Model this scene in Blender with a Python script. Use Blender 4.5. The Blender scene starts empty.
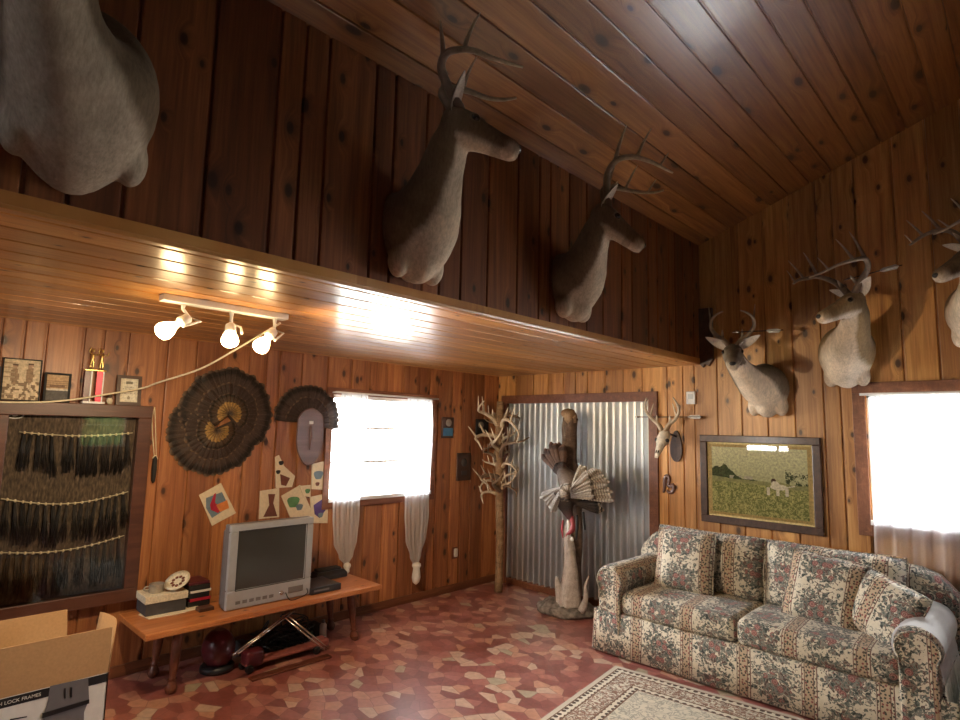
import bpy, bmesh, math, random
from mathutils import Vector as V, Matrix, noise
random.seed(7)
PI = math.pi
SC = bpy.context.scene
COL = SC.collection
# ------------------------------------------------------------------ camera
CR, CU, CF = V((.7233,.6902,.0228)), V((.0644,-.1004,.9929)), V((-.6875,.7167,.1165))
CR = (CR - CR.dot(CF)*CF).normalized(); CU = CR.cross(CF)*1.0
FL, H = 583.42, 1.58
CAM = V((0,0,H))
def at(px, py, ax, v):
    d = (px-480)/FL*CR - (py-360)/FL*CU + CF
    i = 'xyz'.index(ax)
    return CAM + d*((v-CAM[i])/d[i])
cd = bpy.data.cameras.new('camera'); cam = bpy.data.objects.new('camera', cd); COL.objects.link(cam)
cd.sensor_width = 36; cd.lens = FL*36/960; cd.clip_start = .02
M4 = Matrix((CR, CU, -CF)).transposed().to_4x4(); M4.translation = CAM
cam.matrix_world = M4; SC.camera = cam
SC.view_settings.view_transform = 'Standard'; SC.view_settings.look = 'None'
SC.view_settings.gamma = 1; SC.view_settings.use_curve_mapping = False
SC.view_settings.exposure = 0.3
# room
XA, XC, XR, YB, YK, ZS = -4.24, -2.0, 2.6, 4.73, -1.6, 2.145
SL = .36; XRIDGE = .9
def zc(x):
    return 3.16 + SL*(min(x, 2*XRIDGE-x)-XC)

# ------------------------------------------------------------------ materials
def newmat(name):
    m = bpy.data.materials.new(name); m.use_nodes = True
    nt = m.node_tree; b = nt.nodes['Principled BSDF']
    return m, nt, b
def N(nt, t, **kw):
    n = nt.nodes.new(t)
    for k, v in kw.items():
        if k.startswith('i_'): n.inputs[k[2:]].default_value = v
        else: setattr(n, k, v)
    return n
def L(nt, a, b): nt.links.new(a, b)
def ramp(nt, fac, stops, interp='LINEAR'):
    n = nt.nodes.new('ShaderNodeValToRGB'); n.color_ramp.interpolation = interp
    e = n.color_ramp.elements
    while len(e) < len(stops): e.new(.5)
    for q, (p, c) in zip(e, stops):
        q.position = p; q.color = (c[0], c[1], c[2], 1) if hasattr(c, '__len__') else (c, c, c, 1)
    L(nt, fac, n.inputs['Fac']); return n.outputs['Color']
def mix(nt, fac, a, b, mode='MIX'):
    n = nt.nodes.new('ShaderNodeMix'); n.data_type = 'RGBA'; n.blend_type = mode
    for s, v in ((n.inputs['Factor'], fac), (n.inputs[6], a), (n.inputs[7], b)):
        if isinstance(v, bpy.types.NodeSocket): L(nt, v, s)
        elif hasattr(v, '__len__'): s.default_value = (v[0], v[1], v[2], 1)
        else: s.default_value = v
    return n.outputs[2]
def math_(nt, op, a, b=None, c=None):
    n = nt.nodes.new('ShaderNodeMath'); n.operation = op
    for i, v in enumerate((a, b, c)):
        if v is None: continue
        if isinstance(v, bpy.types.NodeSocket): L(nt, v, n.inputs[i])
        else: n.inputs[i].default_value = v
    return n.outputs[0]
def comb(nt, x, y, z):
    n = nt.nodes.new('ShaderNodeCombineXYZ')
    for i, v in enumerate((x, y, z)):
        if isinstance(v, bpy.types.NodeSocket): L(nt, v, n.inputs[i])
        else: n.inputs[i].default_value = v
    return n.outputs[0]
def bump(nt, h, b, s=.3, d=.01):
    n = nt.nodes.new('ShaderNodeBump'); n.inputs['Strength'].default_value = s; n.inputs['Distance'].default_value = d
    L(nt, h, n.inputs['Height']); L(nt, n.outputs[0], b.inputs['Normal'])
def simple(name, col, rough=.6, metal=0, var=.15, scale=30, bmp=.1, coat=0, spec=.5):
    m, nt, b = newmat(name)
    tc = N(nt, 'ShaderNodeTexCoord'); nz = N(nt, 'ShaderNodeTexNoise', i_Scale=scale, i_Detail=4)
    L(nt, tc.outputs['Object'], nz.inputs['Vector'])
    c2 = [max(0, c*(1-var)) for c in col]; c3 = [min(1, c*(1+var)) for c in col]
    L(nt, ramp(nt, nz.outputs[0], [(.3, c2), (.7, c3)]), b.inputs['Base Color'])
    b.inputs['Roughness'].default_value = rough; b.inputs['Metallic'].default_value = metal
    b.inputs['Coat Weight'].default_value = coat; b.inputs['Specular IOR Level'].default_value = spec
    if bmp: bump(nt, nz.outputs[0], b, bmp, .002)
    return m
def wood(name, c_dark, c_mid, c_light, rough=.45, coat=.0, coat_r=.15, knots=1.0, knot_u=7.5, knot_v=4.2, grain=1.0, objspace=False, bmp=.12):
    """varnished pine: uv.x across the board, uv.y along it, colour attribute 'bd' random per board"""
    m, nt, b = newmat(name)
    if objspace:
        tc = N(nt, 'ShaderNodeTexCoord'); sp = N(nt, 'ShaderNodeSeparateXYZ'); L(nt, tc.outputs['Object'], sp.inputs[0])
        u, v, r = sp.outputs[0], sp.outputs[1], sp.outputs[2]
        r = math_(nt, 'MULTIPLY', r, .5)
    else:
        tc = N(nt, 'ShaderNodeUVMap'); sp = N(nt, 'ShaderNodeSeparateXYZ'); L(nt, tc.outputs[0], sp.inputs[0])
        at_ = N(nt, 'ShaderNodeAttribute', attribute_name='bd')
        u, v, r = sp.outputs[0], sp.outputs[1], at_.outputs['Fac']
    rr = math_(nt, 'MULTIPLY', r, 37.0)
    kv = comb(nt, math_(nt, 'MULTIPLY_ADD', u, knot_u, math_(nt, 'MULTIPLY', rr, 3.1)), math_(nt, 'MULTIPLY_ADD', v, knot_v, rr), 0)
    vor = N(nt, 'ShaderNodeTexVoronoi', i_Scale=1.0, voronoi_dimensions='2D'); L(nt, kv, vor.inputs['Vector'])
    ksc = N(nt, 'ShaderNodeSeparateColor'); L(nt, vor.outputs['Color'], ksc.inputs[0])
    kd = math_(nt, 'ADD', math_(nt, 'DIVIDE', vor.outputs['Distance'], math_(nt, 'MULTIPLY_ADD', ksc.outputs[0], .8, .5)), math_(nt, 'MULTIPLY', math_(nt, 'GREATER_THAN', ksc.outputs[1], .5), 1.0))
    warp = math_(nt, 'MULTIPLY', ramp(nt, kd, [(0, 1.0), (.35, 0.0)]), .05)
    uu = math_(nt, 'ADD', u, warp)
    g1 = N(nt, 'ShaderNodeTexNoise', i_Scale=1.0, i_Detail=5, i_Roughness=.6)
    L(nt, comb(nt, math_(nt, 'MULTIPLY', uu, 95*grain), math_(nt, 'MULTIPLY', v, 3.0), rr), g1.inputs['Vector'])
    g2 = N(nt, 'ShaderNodeTexNoise', i_Scale=1.0, i_Detail=3, i_Distortion=.6)
    L(nt, comb(nt, math_(nt, 'MULTIPLY', uu, 22*grain), math_(nt, 'MULTIPLY', v, 1.1), rr), g2.inputs['Vector'])
    g = math_(nt, 'ADD', math_(nt, 'MULTIPLY', g1.outputs[0], .45), math_(nt, 'MULTIPLY', g2.outputs[0], .55))
    base = ramp(nt, g, [(.32, c_dark), (.5, c_mid), (.66, c_light)])
    wn = N(nt, 'ShaderNodeTexWhiteNoise', noise_dimensions='1D'); L(nt, rr, wn.inputs['W'])
    tone = ramp(nt, wn.outputs['Value'], [(0, (.62, .55, .5)), (.5, (.95, .93, .9)), (1, (1.25, 1.25, 1.2))])
    base = mix(nt, 1.0, base, tone, 'MULTIPLY')
    if knots:
        k = ramp(nt, kd, [(0, 1.0), (.085*knots, .9), (.12*knots, .35), (.24*knots, 0.0)])
        base = mix(nt, k, base, [c*.22 for c in c_dark])
    L(nt, base, b.inputs['Base Color'])
    b.inputs['Roughness'].default_value = rough
    b.inputs['Coat Weight'].default_value = coat; b.inputs['Coat Roughness'].default_value = coat_r; b.inputs['Coat IOR'].default_value = 1.5 if coat < .9 else 2.0
    if bmp: bump(nt, g, b, bmp, .002)
    return m
M = {}
M['pine'] = wood('knotty_pine', (.20,.065,.022), (.37,.14,.048), (.52,.23,.085), rough=.42, coat=.15, coat_r=.3)
M['pineB'] = wood('honey_pine', (.27,.105,.028), (.50,.235,.066), (.66,.36,.12), rough=.42, coat=.15, coat_r=.3)
M['pineU'] = wood('shade_darkened_pine', (.085,.024,.009), (.185,.060,.020), (.29,.105,.036), rough=.42, coat=.15, coat_r=.3)  # wall pine with the dimness of the upper room put into its colour
M['pineD'] = wood('bounce_cut_dark_pine', (.035,.013,.007), (.065,.025,.012), (.10,.04,.018), rough=.5, coat=.1, coat_r=.3)  # for unseen walls and far slope, coloured dark to cut bounced light
M['pineC'] = wood('ceiling_pine', (.20,.068,.018), (.37,.145,.038), (.50,.22,.062), rough=.4, coat=1.0, coat_r=.25, knot_u=6, knot_v=2.6, knots=1.0)
M['pineS'] = wood('soffit_pine', (.33,.13,.032), (.54,.25,.068), (.66,.36,.12), rough=.42, coat=.6, coat_r=.2, knots=.5)
M['trim'] = wood('trim_wood', (.13,.045,.02), (.20,.075,.035), (.28,.11,.05), rough=.45, knots=0, objspace=True)
M['trim_light'] = wood('soffit_edge_wood', (.26,.09,.025), (.40,.15,.045), (.50,.22,.07), rough=.35, coat=.5, knots=0, objspace=True)
M['frame_dark'] = wood('dark_walnut', (.035,.016,.010), (.065,.030,.018), (.10,.048,.028), rough=.4, coat=.2, knots=0, objspace=True)
M['frame_red'] = wood('red_stained_wood', (.10,.028,.014), (.16,.05,.025), (.21,.07,.035), rough=.4, coat=.2, knots=0, objspace=True)
M['frame_box'] = wood('dark_red_frame_wood', (.055,.018,.010), (.095,.034,.018), (.13,.05,.028), rough=.4, coat=.2, knots=0, objspace=True)
M['bench'] = wood('orange_pine_bench', (.36,.11,.03), (.50,.18,.055), (.60,.25,.085), rough=.35, coat=.3, knots=.6, objspace=True)
M['log'] = wood('weathered_log', (.16,.095,.05), (.30,.19,.10), (.42,.29,.17), rough=.8, knots=.7, objspace=True, bmp=.5)
M['log_dark'] = wood('dark_driftwood', (.07,.045,.03), (.14,.09,.06), (.22,.15,.10), rough=.85, knots=0, objspace=True, bmp=.6)
M['drift'] = wood('pale_driftwood', (.36,.31,.27), (.52,.46,.41), (.66,.60,.55), rough=.85, knots=0, objspace=True, bmp=.5)
M['plaque'] = wood('grey_brown_plaque', (.11,.055,.04), (.17,.09,.07), (.23,.13,.10), rough=.35, coat=.4, knots=0, objspace=True)
M['white'] = simple('white_enamel', (.75,.73,.70), .35, bmp=0, var=.03)
M['white_vinyl'] = simple('white_vinyl', (.8,.8,.8), .4, bmp=0, var=.03)
M['black'] = simple('black_plastic', (.015,.015,.016), .35, bmp=.05)
M['blackm'] = simple('matte_black', (.02,.018,.016), .8, bmp=.1)
M['silver'] = simple('silver_plastic', (.42,.44,.46), .38, metal=.25, var=.04, bmp=0)
M['greyplastic'] = simple('grey_plastic', (.16,.15,.15), .5, var=.05, bmp=0)
M['chrome'] = simple('chrome', (.7,.7,.7), .2, 1, var=.05, bmp=0)
M['tin'] = simple('tin', (.5,.46,.40), .4, .8, var=.2)
M['brass'] = simple('gold_metal', (.75,.52,.18), .3, .9, var=.1)
M['paper'] = simple('cream_paper', (.72,.60,.40), .85, var=.08, scale=60)
M['paper_white'] = simple('white_paper', (.78,.76,.70), .85, var=.05)
M['red'] = simple('red_paint', (.30,.03,.025), .45)
M['redf'] = simple('red_foil', (.55,.03,.06), .3, .3)
M['rust_red'] = simple('faded_red_paint', (.30,.09,.07), .55, var=.3)
M['maroon'] = simple('maroon_plastic', (.10,.015,.02), .3)
M['dkgrey'] = simple('charcoal_card', (.06,.055,.055), .7)
M['cream'] = simple('cream_card', (.66,.58,.42), .7, var=.2, scale=80)
M['cardboard'] = simple('cardboard', (.52,.30,.13), .85, var=.07, scale=90, bmp=.05)
M['blue'] = simple('blue_label', (.06,.22,.42), .5)
M['cord'] = simple('ivory_cord', (.78,.68,.45), .5, bmp=0)
M['eye'] = simple('dark_glass_eye', (.012,.008,.006), .06, bmp=0, coat=1)
M['nose'] = simple('black_nose', (.02,.017,.016), .35)
M['sock'] = simple('hair_grey', (.15,.13,.12), .8)
M['green'] = simple('green_paint', (.10,.25,.10), .7)
M['orange'] = simple('orange_paint', (.70,.22,.05), .7)
M['purple'] = simple('purple_ink', (.10,.06,.22), .7)
M['brownp'] = simple('brown_felt', (.16,.05,.03), .8)
M['slate'] = simple('slate_ink', (.16,.22,.26), .7)
M['rock'] = simple('rough_grey_bark', (.20,.17,.14), .95, var=.6, scale=25, bmp=1.0)
M['wattle'] = simple('red_wattle', (.33,.05,.06), .5)
def m_glass(name, rough=.0):
    m, nt, b = newmat(name)
    for n in list(nt.nodes):
        if n.type == 'BSDF_PRINCIPLED': nt.nodes.remove(n)
    out = [n for n in nt.nodes if n.type == 'OUTPUT_MATERIAL'][0]
    t = N(nt, 'ShaderNodeBsdfTransparent'); g = N(nt, 'ShaderNodeBsdfGlossy', i_Roughness=.02)
    lw = N(nt, 'ShaderNodeFresnel', i_IOR=1.5); ms = N(nt, 'ShaderNodeMixShader')
    L(nt, lw.outputs[0], ms.inputs[0]); L(nt, t.outputs[0], ms.inputs[1]); L(nt, g.outputs[0], ms.inputs[2]); L(nt, ms.outputs[0], out.inputs[0])
    return m
M['glass'] = m_glass('clear_glass')
def m_sheer(name, alpha=.6):
    m, nt, b = newmat(name)
    nt.nodes.remove(b)
    out = [n for n in nt.nodes if n.type == 'OUTPUT_MATERIAL'][0]
    t = N(nt, 'ShaderNodeBsdfTransparent'); d = N(nt, 'ShaderNodeBsdfDiffuse'); r = N(nt, 'ShaderNodeBsdfTranslucent')
    d.inputs[0].default_value = (.80,.78,.76,1); r.inputs[0].default_value = (.85,.86,.9,1)
    tc = N(nt, 'ShaderNodeTexCoord'); nz = N(nt, 'ShaderNodeTexNoise', i_Scale=260.0); L(nt, tc.outputs['Object'], nz.inputs['Vector'])
    m1 = N(nt, 'ShaderNodeMixShader'); m1.inputs[0].default_value = .45
    L(nt, d.outputs[0], m1.inputs[1]); L(nt, r.outputs[0], m1.inputs[2])
    m2 = N(nt, 'ShaderNodeMixShader'); L(nt, math_(nt, 'MULTIPLY_ADD', nz.outputs[0], .2, alpha-.1), m2.inputs[0])
    L(nt, t.outputs[0], m2.inputs[1]); L(nt, m1.outputs[0], m2.inputs[2]); L(nt, m2.outputs[0], out.inputs[0])
    return m
M['sheer'] = m_sheer('sheer_white_curtain', .72)
M['sheer2'] = m_sheer('thin_sheer_curtain', .48)
M['throw'] = m_sheer('thin_throw_cloth', .80)
def m_floor():
    m, nt, b = newmat('red_crazy_paving_vinyl')
    tc = N(nt, 'ShaderNodeTexCoord'); mp = N(nt, 'ShaderNodeMapping'); mp.inputs['Rotation'].default_value = (0,0,.5); mp.inputs['Scale'].default_value = (10.0,12.5,1)
    L(nt, tc.outputs['Object'], mp.inputs[0])
    wv = mp.outputs[0]
    v1 = N(nt, 'ShaderNodeTexVoronoi', voronoi_dimensions='2D', i_Scale=1.0); L(nt, wv, v1.inputs['Vector'])
    v2 = N(nt, 'ShaderNodeTexVoronoi', voronoi_dimensions='2D', feature='DISTANCE_TO_EDGE', i_Scale=1.0); L(nt, wv, v2.inputs['Vector'])
    wn = N(nt, 'ShaderNodeSeparateColor'); L(nt, v1.outputs['Color'], wn.inputs[0])
    col = ramp(nt, wn.outputs[0], [(0,(.24,.075,.062)), (.16,(.36,.13,.105)), (.32,(.28,.09,.075)), (.46,(.47,.22,.16)), (.58,(.31,.10,.085)), (.70,(.52,.27,.18)), (.80,(.40,.15,.12)), (.89,(.56,.40,.30)), (.97,(.42,.36,.25))], 'CONSTANT')
    ed = v2.outputs['Distance']
    f = ramp(nt, ed, [(0, .8), (.018, .5), (.03, 0.0)])
    n2 = N(nt, 'ShaderNodeTexNoise', i_Scale=30.0, i_Detail=4); L(nt, tc.outputs['Object'], n2.inputs['Vector'])
    col = mix(nt, .5, col, ramp(nt, n2.outputs[0], [(.3, .7), (.7, 1.25)]), 'MULTIPLY')
    L(nt, mix(nt, f, col, (.17,.055,.045)), b.inputs['Base Color'])
    b.inputs['Roughness'].default_value = .38; b.inputs['Coat Weight'].default_value = .7; b.inputs['Coat Roughness'].default_value = .3
    bump(nt, ed, b, .15, .003)
    return m
M['floor'] = m_floor()
def m_fabric():
    m, nt, b = newmat('floral_stripe_upholstery')
    uv = N(nt, 'ShaderNodeUVMap'); sp = N(nt, 'ShaderNodeSeparateXYZ'); L(nt, uv.outputs[0], sp.inputs[0])
    u, v = sp.outputs[0], sp.outputs[1]
    s = math_(nt, 'FRACT', math_(nt, 'DIVIDE', u, .36))
    band = ramp(nt, s, [(0, 0), (.001, 1), (.23, 1), (.231, 0)], 'CONSTANT')
    inner = ramp(nt, s, [(0, 0), (.05, 1), (.18, 0)], 'CONSTANT')
    # thin dark lines at the band edges
    line = ramp(nt, s, [(0,1),(.014,0),(.042,1),(.052,0),(.175,1),(.186,0),(.217,1),(.231,0)], 'CONSTANT')
    uv3 = comb(nt, u, v, 0)
    nA = N(nt, 'ShaderNodeTexNoise', i_Scale=42.0, i_Detail=3, i_Distortion=1.2); L(nt, uv3, nA.inputs['Vector'])
    nB = N(nt, 'ShaderNodeTexNoise', i_Scale=26.0, i_Detail=2, i_Distortion=2.0); L(nt, uv3, nB.inputs['Vector'])
    # bouquets: centred between bands, spaced along the stripe
    du = math_(nt, 'MULTIPLY', math_(nt, 'SUBTRACT', s, .635), .36)
    tv = math_(nt, 'SUBTRACT', math_(nt, 'FRACT', math_(nt, 'ADD', math_(nt, 'DIVIDE', v, .25), math_(nt, 'MULTIPLY', math_(nt, 'FLOOR', math_(nt, 'DIVIDE', u, .36)), .5))), .5)
    dv = math_(nt, 'MULTIPLY', tv, .25)
    rd = math_(nt, 'SQRT', math_(nt, 'ADD', math_(nt, 'MULTIPLY', du, du), math_(nt, 'MULTIPLY', dv, dv)))
    rd = math_(nt, 'ADD', rd, math_(nt, 'MULTIPLY', math_(nt, 'SUBTRACT', nB.outputs[0], .5), .12))
    leafm = ramp(nt, rd, [(0, .62), (.08, .59), (.12, .51), (.17, .41)])
    leaf = math_(nt, 'GREATER_THAN', leafm, nA.outputs[0])
    cream = mix(nt, .5, (.70,.64,.50), ramp(nt, nB.outputs[0], [(.3, .8), (.7, 1.1)]), 'MULTIPLY')
    ldark = ramp(nt, nB.outputs[0], [(.33,(.035,.04,.035)), (.45,(.12,.14,.12)), (.52,(.27,.27,.22)), (.60,(.17,.10,.08)), (.7,(.045,.045,.04))])
    vr = N(nt, 'ShaderNodeTexVoronoi', i_Scale=17.0, voronoi_dimensions='2D'); L(nt, uv3, vr.inputs['Vector'])
    rose = math_(nt, 'MULTIPLY', math_(nt, 'LESS_THAN', vr.outputs['Distance'], .30), math_(nt, 'LESS_THAN', rd, .075))
    rcol = ramp(nt, math_(nt, 'FRACT', math_(nt, 'MULTIPLY_ADD', vr.outputs['Distance'], 6.0, nA.outputs[0])), [(0,(.30,.10,.09)), (.5,(.46,.26,.21)), (.85,(.15,.05,.05))])
    fl = mix(nt, leaf, cream, ldark); fl = mix(nt, rose, fl, rcol)
    vs = N(nt, 'ShaderNodeTexVoronoi', i_Scale=60.0, voronoi_dimensions='2D'); L(nt, uv3, vs.inputs['Vector'])
    spot = math_(nt, 'LESS_THAN', vs.outputs['Distance'], .33)
    sepc = N(nt, 'ShaderNodeSeparateColor'); L(nt, vs.outputs['Color'], sepc.inputs[0])
    bcol = mix(nt, inner, (.62,.54,.39), (.50,.38,.25))
    bcol = mix(nt, spot, bcol, ramp(nt, sepc.outputs[0], [(0,(.07,.07,.05)), (.5,(.25,.07,.06)), (.8,(.10,.07,.05))], 'CONSTANT'))
    bcol = mix(nt, line, bcol, (.16,.09,.07))
    col = mix(nt, band, fl, bcol)
    L(nt, col, b.inputs['Base Color']); b.inputs['Roughness'].default_value = .85; b.inputs['Sheen Weight'].default_value = .15
    nw = N(nt, 'ShaderNodeTexNoise', i_Scale=9.0, i_Detail=2); L(nt, uv3, nw.inputs['Vector']); bump(nt, nw.outputs[0], b, .35, .02)
    return m
M['fabric'] = m_fabric()
def m_rug():
    m, nt, b = newmat('cream_bordered_rug')
    uv = N(nt, 'ShaderNodeUVMap'); sp = N(nt, 'ShaderNodeSeparateXYZ'); L(nt, uv.outputs[0], sp.inputs[0])
    u, v = sp.outputs[0], sp.outputs[1]            # metres from a corner, size 1.6 x 2.3
    du = math_(nt, 'MINIMUM', u, math_(nt, 'SUBTRACT', 1.6, u)); dv = math_(nt, 'MINIMUM', v, math_(nt, 'SUBTRACT', 2.3, v))
    d = math_(nt, 'MINIMUM', du, dv)
    uv3 = comb(nt, u, v, 0)
    n1 = N(nt, 'ShaderNodeTexNoise', i_Scale=28.0, i_Detail=3, i_Distortion=1.5); L(nt, uv3, n1.inputs['Vector'])
    n2 = N(nt, 'ShaderNodeTexNoise', i_Scale=14.0, i_Detail=2, i_Distortion=2.5); L(nt, uv3, n2.inputs['Vector'])
    vs = N(nt, 'ShaderNodeTexVoronoi', i_Scale=24.0, voronoi_dimensions='2D', i_Randomness=.2); L(nt, uv3, vs.inputs['Vector'])
    cream = (.72,.67,.54)
    dots = mix(nt, math_(nt, 'LESS_THAN', vs.outputs['Distance'], .34), cream, (.09,.06,.045))
    scroll = mix(nt, ramp(nt, n1.outputs[0], [(.46, 0), (.5, 1), (.6, 1), (.64, 0)]), cream, (.30,.17,.12))
    scroll = mix(nt, ramp(nt, n2.outputs[0], [(.50, 0), (.53, .8), (.58, 0)]), scroll, (.10,.09,.07))
    field = mix(nt, ramp(nt, n2.outputs[0], [(.44, 0), (.48, .75), (.54, .75), (.58, 0)]), cream, (.30,.30,.24))
    c = mix(nt, math_(nt, 'GREATER_THAN', d, .035), (.60,.55,.44), dots)
    c = mix(nt, math_(nt, 'GREATER_THAN', d, .085), c, scroll)
    c = mix(nt, math_(nt, 'GREATER_THAN', d, .215), c, dots)
    c = mix(nt, math_(nt, 'GREATER_THAN', d, .262), c, field)
    for a_, w_ in ((.033,.004), (.085,.005), (.215,.005), (.262,.005)):
        k = math_(nt, 'LESS_THAN', math_(nt, 'ABSOLUTE', math_(nt, 'SUBTRACT', d, a_)), w_); c = mix(nt, k, c, (.20,.12,.08))
    L(nt, c, b.inputs['Base Color']); b.inputs['Roughness'].default_value = .95
    n3 = N(nt, 'ShaderNodeTexNoise', i_Scale=300.0); L(nt, uv3, n3.inputs['Vector']); bump(nt, n3.outputs[0], b, .5, .004)
    return m
M['rug'] = m_rug()
def m_vcol(name, rough=.85, scale=60, amt=.35, spec=.3, stretch=(1,1,1), bmp=.25):
    m, nt, b = newmat(name)
    a = N(nt, 'ShaderNodeAttribute', attribute_name='col')
    tc = N(nt, 'ShaderNodeTexCoord'); mp = N(nt, 'ShaderNodeMapping'); mp.inputs['Scale'].default_value = stretch; L(nt, tc.outputs['Object'], mp.inputs[0])
    nz = N(nt, 'ShaderNodeTexNoise', i_Scale=scale, i_Detail=5, i_Roughness=.65); L(nt, mp.outputs[0], nz.inputs['Vector'])
    L(nt, mix(nt, 1.0, a.outputs['Color'], ramp(nt, nz.outputs[0], [(.3, 1-amt), (.7, 1+amt)]), 'MULTIPLY'), b.inputs['Base Color'])
    b.inputs['Roughness'].default_value = rough; b.inputs['Specular IOR Level'].default_value = spec
    if bmp: bump(nt, nz.outputs[0], b, bmp, .004)
    return m
M['fur'] = m_vcol('deer_fur', .85, 70, .22, stretch=(1.6,1.6,.5), bmp=.5)
M['antler'] = m_vcol('antler_bone', .45, 30, .3, .4)
M['feather'] = m_vcol('feather', .6, 90, .35, .3)
M['painting'] = m_vcol('print', .6, 60, .35, bmp=0)
M['photo'] = m_vcol('old_photograph', .5, 14, .45, bmp=0)
def m_metal():
    m, nt, b = newmat('galvanized_corrugated_sheet')
    tc = N(nt, 'ShaderNodeTexCoord'); mp = N(nt, 'ShaderNodeMapping'); mp.inputs['Scale'].default_value = (1.2, 1.2, 1.2); L(nt, tc.outputs['Object'], mp.inputs[0])
    nz = N(nt, 'ShaderNodeTexNoise', i_Scale=2.0, i_Detail=5); L(nt, mp.outputs[0], nz.inputs['Vector'])
    L(nt, ramp(nt, nz.outputs[0], [(.3, (.52,.53,.53)), (.55, (.64,.65,.64)), (.75, (.74,.74,.70))]), b.inputs['Base Color'])
    b.inputs['Metallic'].default_value = .95
    b.inputs['Roughness'].default_value = .32
    return m
M['sheet'] = m_metal()
def m_emit(name, col, s):
    m, nt, b = newmat(name); b.inputs['Emission Color'].default_value = (*col, 1); b.inputs['Emission Strength'].default_value = s
    b.inputs['Base Color'].default_value = (*col, 1); return m
M['bulb'] = m_emit('lit_bulb', (1.0,.72,.36), 28)
def m_camo():
    m, nt, b = newmat('bark_camouflage_cloth')
    tc = N(nt, 'ShaderNodeTexCoord'); mp = N(nt, 'ShaderNodeMapping'); mp.inputs['Scale'].default_value = (1, 55, 16); L(nt, tc.outputs['Object'], mp.inputs[0])
    nz = N(nt, 'ShaderNodeTexNoise', i_Scale=1.6, i_Detail=6); L(nt, mp.outputs[0], nz.inputs['Vector'])
    L(nt, ramp(nt, nz.outputs[0], [(.3,(.035,.024,.015)), (.5,(.085,.058,.034)), (.65,(.15,.105,.065)), (.78,(.24,.18,.12))]), b.inputs['Base Color'])
    b.inputs['Roughness'].default_value = .9; return m
M['camo'] = m_camo()
def m_screen():
    m, nt, b = newmat('crt_screen'); b.inputs['Base Color'].default_value = (.035,.034,.028,1); b.inputs['Roughness'].default_value = .28; b.inputs['Coat Weight'].default_value = .6; b.inputs['Coat Roughness'].default_value = .12
    return m
M['screen'] = m_screen()

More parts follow.
